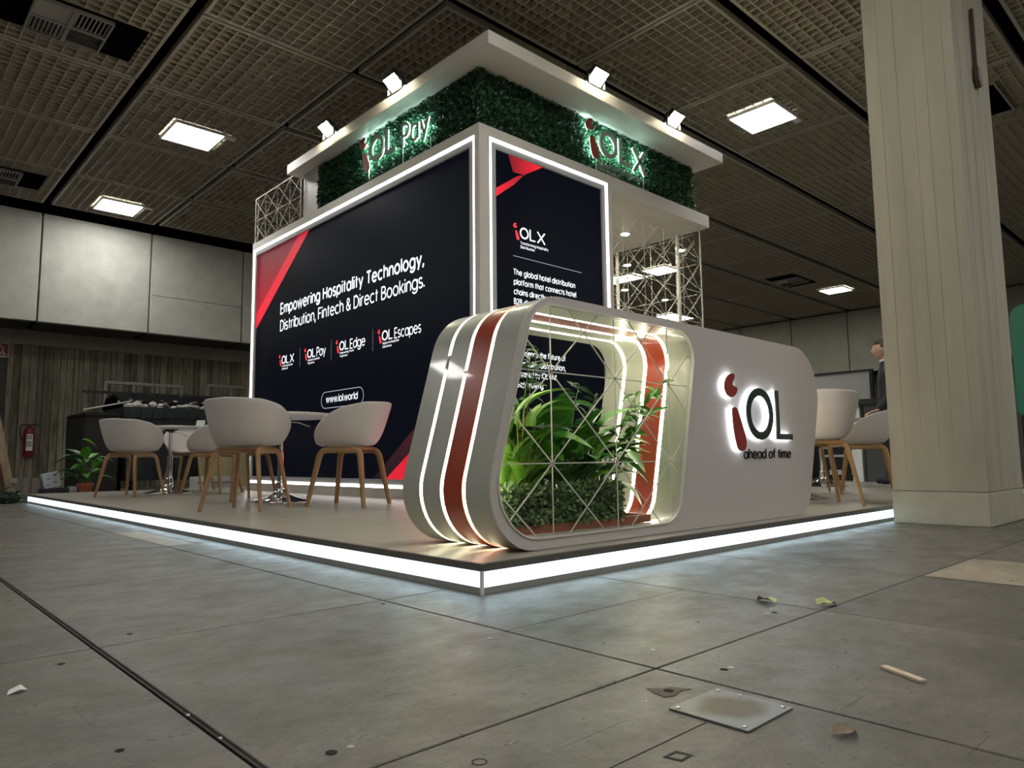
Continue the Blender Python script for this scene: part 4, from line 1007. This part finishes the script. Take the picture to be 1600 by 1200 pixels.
hp = thing('broken_patch', 'jagged broken spot with a dark hole beside the steel plate', 'damage', (-.388, -.992, 0))
MB().prism([ccw([(-.40, -.955), (-.385, -.975), (-.362, -.985), (-.345, -1.02), (-.372, -1.012), (-.40, -1.02), (-.42, -1.01), (-.415, -.985)])], .0003, .0012, lambda a, b, d: (a, b, d)).build('splinter_edge', mat('raw_board', (.12, .10, .08), .8), hp)
MB().lathe([(.010, 0), (.009, .0006)], (-.385, -.995, .0013), 14).build('hole', hm_, hp)
sm_ = mat('scribble_black', (.02, .02, .02), .8)
sq = thing('scribble_mark', 'small scribbled black square outline on the floor left below the steel plate', 'floor mark', (-.624, -1.178, 0))
MB().prism([[(-.644, -1.164), (-.61, -1.164), (-.606, -1.192), (-.638, -1.194)][::-1], [(-.637, -1.169), (-.617, -1.169), (-.613, -1.187), (-.632, -1.188)]], .0002, .0006, lambda a, b, d: (a, b, d)).build('outline', sm_, sq)
MB().prism(ring(-.85, -.985, .012, .012, .0025, 20), .0002, .0006, lambda a, b, d: (a, b, d)).build('loop_mark', sm_, thing('scribble_mark', 'small scribbled black loop on the floor at the bottom edge', 'floor mark', (-.85, -.985, 0)))
# thin seams across single boards
B(-1.08, -.475, -1.1345, -1.1315, -.001, .0003).build('seam', M_GROOVE, floor)
B(-.305+.02, .52, -.42, -.4185, -.001, .0003).build('seam', M_GROOVE, floor)
# narrow joint strip in the left groove
js = thing('joint_strip', 'thin metal strip running in the long floor joint at lower left', 'metal strip', (-1.09, 0, 0))
B(-1.0925, -1.0875, -2.2, 1.6, -.018, -.001).build('strip', M_DARK, js)
for y in (-.47, -.62): MB().lathe([(.004, 0), (.003, .002)], (-1.09, y, -.001), 10).build('screw_head', M_STEEL, js)

# ================================================================== LEFT BACKGROUND
# fire extinguisher hung on the planks
fe = thing('fire_extinguisher', 'red fire extinguisher hanging on the timber plank wall', 'fire extinguisher', (.645, 12.24, .55))
ex, ey = .645, 12.24
M_FE = mat('extinguisher_red', (.14, .008, .014), .35)
MB().lathe([(.03, .55), (.072, .56), (.08, .58), (.08, .95), (.07, 1.0), (.035, 1.04), (.025, 1.05)], (ex, ey, 0), 24).build('cylinder', M_FE, fe, smooth=50)
MB().lathe([(.022, 1.05), (.026, 1.06), (.026, 1.09), (.015, 1.10)], (ex, ey, 0), 16).build('valve', M_FE, fe, smooth=50)
MB().tube([(ex-.02, ey, 1.08), (ex+.08, ey-.01, 1.10), (ex+.13, ey-.01, 1.075)], .011, 6).build('handle', M_DARK, fe, smooth=50)
MB().tube([(ex-.02, ey-.02, 1.08), (ex-.10, ey-.03, 1.09), (ex-.135, ey-.03, 1.03), (ex-.13, ey-.03, .92), (ex-.10, ey-.03, .82)], .011, 8).build('hose', M_DARK, fe, smooth=50)
lb = MB()
n = 8
for k in range(n):
    a0, a1 = R(-125+70*k/n), R(-125+70*(k+1)/n)
    lb.add([(ex+.0815*math.cos(a0), ey+.0815*math.sin(a0), .66), (ex+.0815*math.cos(a1), ey+.0815*math.sin(a1), .66), (ex+.0815*math.cos(a1), ey+.0815*math.sin(a1), .93), (ex+.0815*math.cos(a0), ey+.0815*math.sin(a0), .93)], [(0, 1, 2, 3)])
lbo = lb.build('instruction_label', mat('label_white', (.6, .58, .55), .5), fe)
for z in (.90, .865, .80, .77, .74): MB().box(ex-.055, ex+.03, ey-.0835, ey-.081, z-.008, z+.006).build('printed_line', mat('print_grey', (.12, .1, .1), .6), lbo)
B(ex-.02, ex+.02, ey+.07, 12.34, .9, .98).build('wall_hook', M_DARK, fe)
# fire hose sign
fs_ = thing('fire_sign', 'square red fire safety sign with white ring at the left edge', 'sign', (.2, 12.32, 2.2))
B(.02, .31, 12.305, 12.318, 2.19, 2.43).build('sign_plate', mat('sign_white', (.55, .52, .5), .5), fs_)
B(.035, .295, 12.30, 12.306, 2.205, 2.415).build('red_field', mat('sign_red', (.20, .02, .03), .5), fs_)
fsn = lambda a, b, d: (a, 12.299-d, b)
MB().prism(ring(.15, 2.31, .085, .085, .018), 0, .002, fsn).build('white_ring', mat('sign_white', (.55, .52, .5), .5), fs_)
MB().prism([[(.22, 2.26), (.25, 2.22), (.265, 2.235), (.235, 2.275)]], 0, .002, fsn).build('hose_mark', mat('sign_white', (.55, .52, .5), .5), fs_)
MB().prism(ring(.15, 2.31, .04, .04, .012), 0, .002, fsn).build('inner_ring', mat('sign_white', (.55, .52, .5), .5), fs_)
# leaning timbers
for i, (xa, za, xb, zb, y, m, lab) in enumerate(((-.20, 1.45, .06, .0, 9.5, mat('raw_timber', (.30, .22, .14), .7, var=.3, vscale=9, stretch=(1, 1, .3)), 'raw timber batten leaning at the left edge'), (-.30, 1.3, -.05, .0, 9.6, mat('red_board', (.12, .05, .035), .6), 'red-brown board leaning behind the raw batten at the left edge'))):
    t = thing('leaning_timber', lab, 'timber', (xb, y, 0))
    a, b = Vector((xa, y+.3, za)), Vector((xb, y, zb)); d = (b-a).normalized(); s = d.cross(Vector((0, 1, 0))).normalized()*(.045 if i == 0 else .08)
    nn = s.cross(d).normalized()*.02; lift = Vector((0, 0, .045*abs(d.x)+.02))
    vs = [a-s-nn, a+s-nn, a+s+nn, a-s+nn, b-s-nn, b+s-nn, b+s+nn, b-s+nn]; zmin = min(v.z for v in vs)
    vs = [v-Vector((0, 0, zmin)) for v in vs]
    MB().add(vs, [(0, 1, 2, 3), (4, 5, 6, 7), (0, 1, 5, 4), (1, 2, 6, 5), (2, 3, 7, 6), (3, 0, 4, 7)]).build('batten', m, t)
    if i == 0: MB().box(xb-.04, xb+.05, y-.04, y-.02, .2, .26).build('metal_shoe', M_STEEL, t)
# wheeled waste container
M_BIN = mat('bin_plastic', (.018, .026, .032), .45)
bn = thing('waste_container', 'large dark wheeled waste container heaped with rubbish behind the tables', 'waste container', (2.05, 10.1, 0))
def taper(x0, x1, y0, y1, z0, z1, g): return MB().add([(x0, y0, z0), (x1, y0, z0), (x1, y1, z0), (x0, y1, z0), (x0-g, y0-g, z1), (x1+g, y0-g, z1), (x1+g, y1+g, z1), (x0-g, y1+g, z1)], [(0, 3, 2, 1), (0, 1, 5, 4), (1, 2, 6, 5), (2, 3, 7, 6), (3, 0, 4, 7), (4, 5, 6, 7)])
taper(1.45, 2.75, 9.65, 10.6, .18, 1.10, .06).build('body', M_BIN, bn)
MB().prism([rect(1.36, 2.84, 9.56, 10.69), rect(1.42, 2.78, 9.62, 10.63)[::-1]], 1.10, 1.26, lambda a, b, d: (a, b, d)).build('rim', M_BIN, bn, bevel=.01)
for k in range(9): B(1.42+k*.165, 1.45+k*.165, 9.53, 9.57, 1.08, 1.20).build('rim_rib', M_BIN, bn)
for k in range(5): B(1.55+k*.27, 1.60+k*.27, 9.575, 9.66, .3, 1.05).build('body_rib', M_BIN, bn)
for x in (1.55, 2.65):
    for y in (9.8, 10.45):
        MB().lathe([(.03, -.02), (.1, -.02), (.1, .02), (.03, .02)], (x, y, .1), 18, Matrix.Rotation(PI/2, 4, 'Y')).build('wheel', M_DARK, bn, smooth=40)
        B(x-.04, x+.04, y-.03, y+.03, .1, .19).build('caster_fork', M_STEEL, bn)
lidm = MB().prism([[(9.9, 1.36), (10.3, 1.50), (10.75, 1.46), (10.95, 1.30), (10.93, 1.27), (10.72, 1.42), (10.3, 1.46), (9.9, 1.32)]], 1.40, 2.80, lambda a, b, d: (d, a, b))
lidm.build('lid', mat('lid_black', (.008, .008, .009), .9, spec=.1), bn)
def lump(name, x, y, z, s, m, label, seed, group, cat='rubbish'):
    q = random.Random(seed); bm = bmesh.new(); bmesh.ops.create_icosphere(bm, subdivisions=2, radius=1)
    for v in bm.verts: v.co *= q.uniform(.72, 1.15)
    sx_, sy_, sz_ = s
    for v in bm.verts: v.co = Vector((v.co.x*sx_, v.co.y*sy_, v.co.z*sz_))
    me = bpy.data.meshes.new(name); bm.to_mesh(me); bm.free(); me.materials.append(m)
    o = addobj(name, me, None); o.location = (x, y, z); o.rotation_euler = (0, 0, q.uniform(0, 6)); tag(o, label, cat, group); return o
mw = mat('scrap_white', (.5, .49, .46), .6); mg = mat('scrap_grey', (.16, .15, .14), .6); mb_ = mat('scrap_brown', (.20, .15, .11), .7); mk = mat('black_bag', (.01, .01, .012), .3)
q = random.Random(9)
for i in range(26):
    x = 1.46+1.28*(i % 13)/12+q.uniform(-.03, .03); y = 9.72+.28*(i//13)+q.uniform(-.03, .03)
    m = q.choice((mw, mw, mg, mb_)); cname = {mw.name: 'white', mg.name: 'grey', mb_.name: 'brown'}[m.name]
    ORD = ('leftmost', 'second', 'third', 'fourth', 'fifth', 'sixth', 'seventh', 'eighth', 'ninth', 'tenth', 'eleventh', 'twelfth', 'rightmost')[i % 13]
    lab = '%s crumpled scrap in the waste container, %s from the left in the %s row' % (cname, ORD, 'front' if i < 13 else 'rear')
    lab = lab.replace('leftmost from the left', 'leftmost').replace('rightmost from the left', 'rightmost')
    lump('rubbish_scrap', x, y, 1.27+.07*(i//13)+q.uniform(0, .04), (q.uniform(.05, .09), q.uniform(.05, .09), q.uniform(.03, .06)), m, lab, 100+i, 'scraps in the waste container')
for i, (x, y, z) in enumerate(((1.75, 10.25, 1.30), (2.1, 10.3, 1.34), (2.45, 10.3, 1.30))):
    lump('rubbish_bag', x, y, z, (.24, .2, .14), mk, '%s of three black rubbish bags bulging under the waste container lid' % ('leftmost', 'middle one', 'rightmost')[i], 200+i, 'black bags in the waste container')
pb = thing('white_board_strip', 'pale strip of board sticking out left of the waste container', 'board', (1.1, 9.9, 1.27))
MB().add([(.84, 9.55, 1.185), (.85, 9.60, 1.185), (1.55, 9.95, 1.36), (1.55, 9.90, 1.36), (.84, 9.55, 1.205), (.85, 9.60, 1.205), (1.55, 9.95, 1.38), (1.55, 9.90, 1.38)], [(0, 1, 2, 3), (4, 5, 6, 7), (0, 1, 5, 4), (1, 2, 6, 5), (2, 3, 7, 6), (3, 0, 4, 7)]).build('strip_board', M_PANELF, pb)
db = thing('dark_container', 'black bin standing left of and behind the heaped waste container', 'waste container', (1.0, 10.2, 0))
taper(.92, 1.36, 9.75, 10.9, .02, 1.12, .015).build('body', M_DARK, db, bevel=.02); B(.9, 1.375, 9.73, 10.92, 1.12, 1.17).build('lid', M_DARK, db, bevel=.015)
# metal guard rail on the wall
M_RAIL = mat('grey_rail', (.17, .17, .16), .5)
rl = thing('metal_rack', 'grey metal frame standing against the planks behind the waste container', 'metal rack', (2.2, 11.6, 0))
for x in (1.58, 2.02, 2.40, 2.80): MB().box(x-.022, x+.022, 11.58, 11.62, 0, 1.80).build('upright', M_RAIL, rl)
MB().box(1.56, 2.82, 11.575, 11.625, 1.78, 1.83).build('top_rail', M_RAIL, rl)
MB().box(1.25, 2.8, 11.58, 11.61, 1.61, 1.65).build('mid_rail', M_DARK, rl)
rl2 = thing('metal_rack', 'second grey metal frame beside the video wall edge', 'metal rack', (3.6, 11.6, 0))
for x in (3.27, 3.7, 4.1): MB().box(x-.022, x+.022, 11.58, 11.62, 0, 1.85).build('upright', M_RAIL, rl2)
MB().box(3.25, 4.12, 11.575, 11.625, 1.83, 1.88).build('top_rail', M_RAIL, rl2); MB().box(2.84, 4.1, 11.58, 11.61, 1.61, 1.65).build('mid_rail', M_DARK, rl2)
# things under the far tables, behind the platform
cb = thing('storage_box', 'pale yellow board box standing behind the platform, seen between chair legs', 'box', (2.55, 9.0, 0))
B(2.3, 2.95, 8.75, 9.1, 0, .78).build('carton', mat('yellow_board', (.42, .38, .20), .6), cb, bevel=.006); B(2.29, 2.96, 8.745, 8.76, .60, .64).build('tape', M_PANELF, cb)
cbx = thing('storage_box', 'low white carton on the floor behind the platform edge, under the near table', 'box', (2.2, 8.5, 0))
B(2.0, 2.5, 8.35, 8.65, 0, .24).build('carton', M_PANELF, cbx, bevel=.006); B(2.0, 2.5, 8.345, 8.352, .15, .17).build('tape', mat('grey_tape', (.3, .3, .32), .5), cbx)
# potted plant, boxes and green bundle
pt = thing('potted_plant', 'potted broad-leaved plant in a terracotta pot behind the platform', 'plant', (.65, 8.35, 0))
MB().lathe([(.06, 0), (.085, .16), (.095, .16), (.095, .20), (.08, .20), (.075, .17)], (.65, 8.35, 0), 24).build('pot', M_TERRA, pt, smooth=40)
MB().lathe([(.07, .165), (.05, .175)], (.65, 8.35, 0), 16).build('soil', M_SOIL, pt)
q = random.Random(31)
for i in range(22):
    a = 2*PI*i/11+q.uniform(-.2, .2); lvl = i//11; h = .25+.14*lvl+q.uniform(0, .12); d = .06+.05*(1-lvl)
    top = (.65+math.cos(a)*d, 8.35+math.sin(a)*d, h); stem_to(pt, (.65, 8.35, .17), top, .004, M_STEM); add_leaf(pt, q.choice((LF_BROAD, LF_DARK, LF_BROAD2)), top, a, R(q.uniform(15, 65)), q.uniform(.7, 1.0), q.uniform(-.3, .3))
stem_to(pt, (.65, 8.35, .17), (.60, 8.3, .62), .005, M_STEM); add_leaf(pt, LF_BROAD, (.58, 8.3, .74), .0, R(-15), .9, .3)
stem_to(pt, (.65, 8.35, .17), (.58, 8.3, .74), .005, M_STEM)
bw = thing('small_carton', 'tilted white carton with blue marks behind the left platform corner', 'box', (.30, 8.42, .0))
mt = Matrix.Translation((.30, 8.45, .245)) @ Matrix.Rotation(R(-12), 4, 'Y')
MB().box(-.09, .09, -.07, .07, -.09, .09, mt).build('carton', mat('carton_white', (.45, .50, .54), .55), bw, bevel=.004)
for k, (a, b) in enumerate(((-.03, .02), (.03, -.03), (.04, .05), (-.05, -.05))): MB().box(a-.015, a+.015, -.0715, -.07, b-.008, b+.008, mt).build('printed_mark', mat('blue_mark', (.12, .18, .28), .6), bw)
dk = thing('dark_case', 'flat dark case under the tilted white carton', 'case', (.34, 8.42, 0))
B(.18, .47, 8.3, 8.6, 0, .145).build('case_body', mat('dark_navy', (.015, .016, .03), .5), dk, bevel=.008); B(.178, .472, 8.298, 8.602, .07, .076).build('case_seam', M_STEEL, dk)
gcb = thing('small_carton', 'grey-brown carton leaning left of the white carton', 'box', (.12, 8.5, 0))
B(.02, .19, 8.45, 8.6, 0, .27).build('carton', mat('grey_card', (.20, .18, .15), .7), gcb, bevel=.005); B(.08, .11, 8.445, 8.45, .0, .27).build('tape', mat('brown_tape', (.12, .09, .06), .5), gcb)
wb = thing('small_carton', 'small low white carton between the dark case and terracotta pot', 'box', (.53, 8.4, 0))
B(.48, .56, 8.33, 8.5, 0, .16).build('carton', mat('carton_white', (.45, .5, .54), .55), wb, bevel=.004); B(.478, .562, 8.328, 8.4, .10, .115).build('tape', mat('grey_tape', (.3, .3, .32), .5), wb)
gb = thing('greenery_bundle', 'dark bundle of cut greenery lying on the floor at the left platform corner', 'plant', (-.2, 8.2, 0))
q = random.Random(17)
MB().lathe([(.05, 0), (.16, .02), (.17, .07), (.08, .13)], (-.2, 8.2, 0), 14).build('root_mat', M_HEDGEB, gb)
for i in range(90):
    a = q.uniform(0, 2*PI); rr = .21*math.sqrt(q.random()); z = .02+.2*(1-rr/.24)*q.random()
    add_leaf(gb, LF_GROUND, (-.2+rr*math.cos(a), 8.2+rr*math.sin(a), z), q.uniform(0, 6.3), R(q.uniform(0, 60)), q.uniform(.6, 1.1), q.uniform(-.5, .5))

# ================================================================== RIGHT BACKGROUND
pt1 = thing('partition_wall', 'light grey partition panel with black frame far behind the right chairs', 'partition', (12, 3.9, 0))
B(12, 12.05, 3.15, 5.2, .02, 1.96).build('panel', mat('partition_grey', (.45, .46, .46), .6), pt1)
B(11.98, 12.07, 3.10, 3.15, 0, 2.0).build('frame_post', M_DARK, pt1); B(11.98, 12.07, 3.15, 5.2, 1.96, 2.0).build('frame_rail', M_DARK, pt1)
dkk = thing('bar_desk', 'dark bar desk behind the person near the pillar', 'desk', (9.1, 1.9, 0))
B(8.8, 9.3, 1.3, 2.2, 1.14, 1.22).build('desk_top', M_DARK, dkk); B(8.85, 9.25, 1.4, 2.1, 0, 1.14).build('desk_body', mat('desk_dark', (.05, .05, .05), .5), dkk)
wbx = thing('white_carton', 'small white box on the dark bar desk beside the pillar', 'box', (8.85, 2.25, 0))
B(8.85, 9.1, 2.16, 2.30, 0, 1.26).build('carton', M_PANELF, wbx, bevel=.005); B(8.845, 8.85, 2.16, 2.30, 1.1, 1.12).build('tape', mat('grey_tape', (.3, .3, .32), .5), wbx)
for i, (x, y, w_, h, l) in enumerate(((10.5, 2.3, 1.2, .75, 'low black crate behind the right chairs, nearest the pillar'), (11.2, 4.0, 1.5, .9, 'wide black cabinet far behind the right chairs'))):
    t = thing('black_crate', l, 'crate', (x, y, 0))
    B(x, x+.5, y, y+w_, 0.03, h).build('crate_body', M_DARK, t, bevel=.01); B(x-.01, x, y+.05, y+w_-.05, h*.55, h*.6).build('rail', M_STEEL, t)
    for k in range(3): B(x-.012, x-.001, y+.1+k*w_/3.3, y+.3+k*w_/3.3, .12, .2).build('panel_mark', M_STEEL, t)
    for yy in (y+.1, y+w_-.1): B(x+.1, x+.4, yy-.03, yy+.03, 0, .03).build('foot', M_STEEL, t)
# green machine past the pillar
gmch = thing('green_machine', 'green rounded machine cabinet at the right edge behind the pillar', 'machine', (9.4, -.05, 0))
M_GRN = mat('machine_green', (.02, .19, .115), .4)
MB().prism([ccw(fillet([(-.6, .92), (.36, .92), (.36, 2.3), (-.6, 2.3)], [.08, .06, .16, .16], 6))], 9.1, 9.7, lambda a, b, d: (d, a, b)).build('hood', M_GRN, gmch, smooth=40, bevel=.02)
B(9.12, 9.68, -.55, .33, .35, .92).build('chassis', M_DARK, gmch, bevel=.02); 
for y in (-.4, .2):
    for x in (9.2, 9.6): MB().lathe([(.06, -.05), (.18, -.05), (.18, .05), (.06, .05)], (x, y, .18), 20, Matrix.Rotation(PI/2, 4, 'X')).build('wheel', M_DARK, gmch, smooth=40)
for z in (1.35, 1.5, 1.65): MB().lathe([(.02, 0), (.02, .03), (.012, .04)], (9.15, .36, z), 10, Matrix.Rotation(-PI/2, 4, 'X')).build('knob', M_DARK, gmch, smooth=40)
B(9.095, 9.1, -.3, -.0, 1.3, 1.9).build('vent_panel', M_DARK, gmch)

# ---- person half hidden by the pillar
px, py = 7.55, 1.335
ps = thing('person', 'person in a dark jacket standing beyond the platform chairs, half hidden by the pillar', 'person', (px, py, PZ), R(120))
def skin_body(name, verts, edges, rad, m, parent, sub=2):
    me = bpy.data.meshes.new(name); me.from_pydata(verts, edges, []); o = bpy.data.objects.new('tmp', me); COL.objects.link(o)
    sk = o.modifiers.new('skin', 'SKIN'); sk.use_smooth_shade = True
    for i, rr in enumerate(rad): me.skin_vertices[0].data[i].radius = rr if isinstance(rr, tuple) else (rr, rr); me.skin_vertices[0].data[i].use_root = (i == 0)
    sb = o.modifiers.new('sub', 'SUBSURF'); sb.levels = sub; sb.render_levels = sub
    bpy.context.view_layer.update(); dg = bpy.context.evaluated_depsgraph_get(); m2 = bpy.data.meshes.new_from_object(o.evaluated_get(dg)); bpy.data.objects.remove(o)
    m2.materials.clear(); m2.materials.append(m); m2.shade_smooth(); return addobj(name, m2, None, parent)
# local frame: x forward, y left
V = [(0, 0, .90), (0, 0, 1.05), (-.01, 0, 1.22), (-.015, 0, 1.36), (0, 0, 1.44), (.01, 0, 1.50),
     (-.01, .165, 1.345), (-.02, .20, 1.10), (.08, .20, .93), (.13, .19, .88), (-.01, -.165, 1.345), (-.02, -.20, 1.10), (.05, -.22, .92), (.09, -.21, .86),
     (0, .09, .84), (.01, .10, .48), (-.02, .10, .09), (.03, .10, .035), (.14, .11, .03), (0, -.09, .84), (.02, -.10, .48), (0, -.10, .09), (.05, -.10, .035), (.16, -.11, .03)]
E_ = [(0, 1), (1, 2), (2, 3), (3, 4), (4, 5), (3, 6), (6, 7), (7, 8), (8, 9), (3, 10), (10, 11), (11, 12), (12, 13), (0, 14), (14, 15), (15, 16), (16, 17), (17, 18), (0, 19), (19, 20), (20, 21), (21, 22), (22, 23)]
RD = [(.10, .14), (.10, .14), (.11, .15), (.095, .11), .06, .05, .055, .047, .038, .033, .055, .047, .038, .033, .085, .06, .042, .045, .035, .085, .06, .042, .045, .035]
M_JKT = mat('dark_jacket', (.012, .018, .030), .7, bump=.1, bscale=40); M_SKIN = mat('skin', (.50, .30, .22), .5); M_HAIR = mat('brown_hair', (.06, .035, .022), .6, bump=.4, bscale=80)
skin_body('body', V, E_, RD, M_JKT, ps)
hd = bmesh.new(); bmesh.ops.create_uvsphere(hd, u_segments=28, v_segments=20, radius=1)
for v in hd.verts:
    x, y, z = v.co; jaw = 1-.28*max(0, -z)**1.3; fx = x*.095*(1 if x < 0 else .98+.06*max(0, -z)); v.co = Vector((fx*(1 if z > -.2 else .96), y*.074*jaw, z*.118))
    if x > .75 and abs(y) < .25: v.co.x += .022*max(0, 1-abs(z+.12)*4.5)*(1-abs(y)*3)
    if x > .6 and .12 < abs(y) < .55 and 0 < z < .3: v.co.x -= .008
me = bpy.data.meshes.new('head'); hd.to_mesh(me); hd.free(); me.materials.append(M_SKIN); me.shade_smooth(); head = addobj('head', me, None, ps, loc=(.03, 0, 1.605))
for s in (-1, 1):
    MB().lathe([(.004, -.006), (.018, -.004), (.02, .004), (.008, .008)], (0, 0, 0), 14, Matrix.Translation((-.005, s*.074, -.005)) @ Matrix.Rotation(s*-PI/2, 4, 'X') @ Matrix.Diagonal((1, 1.6, 1, 1))).build('ear', M_SKIN, head, smooth=60, world=False)
    MB().lathe([(.003, 0), (.008, .002), (.003, .004)], (.083, s*.03, .012), 10, Matrix.Rotation(PI/2, 4, 'Y')).build('eye', M_DARK, head, smooth=60, world=False)
MB().box(.088, .094, -.022, .022, -.062, -.055).build('mouth', mat('lips', (.35, .14, .11), .5), head, world=False, bevel=.002)
hr = bmesh.new(); bmesh.ops.create_uvsphere(hr, u_segments=28, v_segments=18, radius=1)
bmesh.ops.delete(hr, geom=[v for v in hr.verts if (v.co.z < .38 and v.co.x > .30) or v.co.z < -.45 or (v.co.z < .1 and v.co.x > -.05)], context='VERTS')
for v in hr.verts: v.co = Vector((v.co.x*.106-.004, v.co.y*.083, v.co.z*.128+.004))
me = bpy.data.meshes.new('hair'); hr.to_mesh(me); hr.free(); me.materials.append(M_HAIR); me.shade_smooth(); ho = addobj('hair', me, None, head, loc=(0, 0, 0)); sm = ho.modifiers.new('s', 'SOLIDIFY'); sm.thickness = .012
skin_body('neck', [(-.005, 0, 1.42), (.005, 0, 1.5), (.02, 0, 1.56)], [(0, 1), (1, 2)], [.052, .048, .048], M_SKIN, ps)
MB().lathe([(.062, 1.455), (.058, 1.485), (.054, 1.485), (.058, 1.455)], (-.005, 0, 0), 20).build('collar', mat('shirt_white', (.6, .6, .6), .6), ps, world=False, smooth=40)
for s, hx, hz in ((1, .15, .865), (-1, .11, .83)):
    yy = s*.185 if s > 0 else -.205
    vs = [(hx-.03, yy, hz+.01), (hx+.02, yy, hz-.01), (hx+.06, yy, hz-.02)]; es = [(0, 1), (1, 2)]; rd = [(.026, .018), (.035, .016), (.034, .014)]
    for k, (o_, ln) in enumerate(((-.028, .055), (-.010, .068), (.010, .064), (.027, .05))):
        b = len(vs); vs += [(hx+.075, yy+o_, hz-.026), (hx+.075+ln*.6, yy+o_, hz-.045), (hx+.075+ln*.8, yy+o_, hz-.07)]; es += [(2, b), (b, b+1), (b+1, b+2)]; rd += [.0095, .009, .008]
    b = len(vs); vs += [(hx+.03, yy-s*.04, hz-.01), (hx+.065, yy-s*.05, hz-.025)]; es += [(1, b), (b, b+1)]; rd += [.011, .009]
    skin_body('hand', vs, es, rd, M_SKIN, ps, 1)
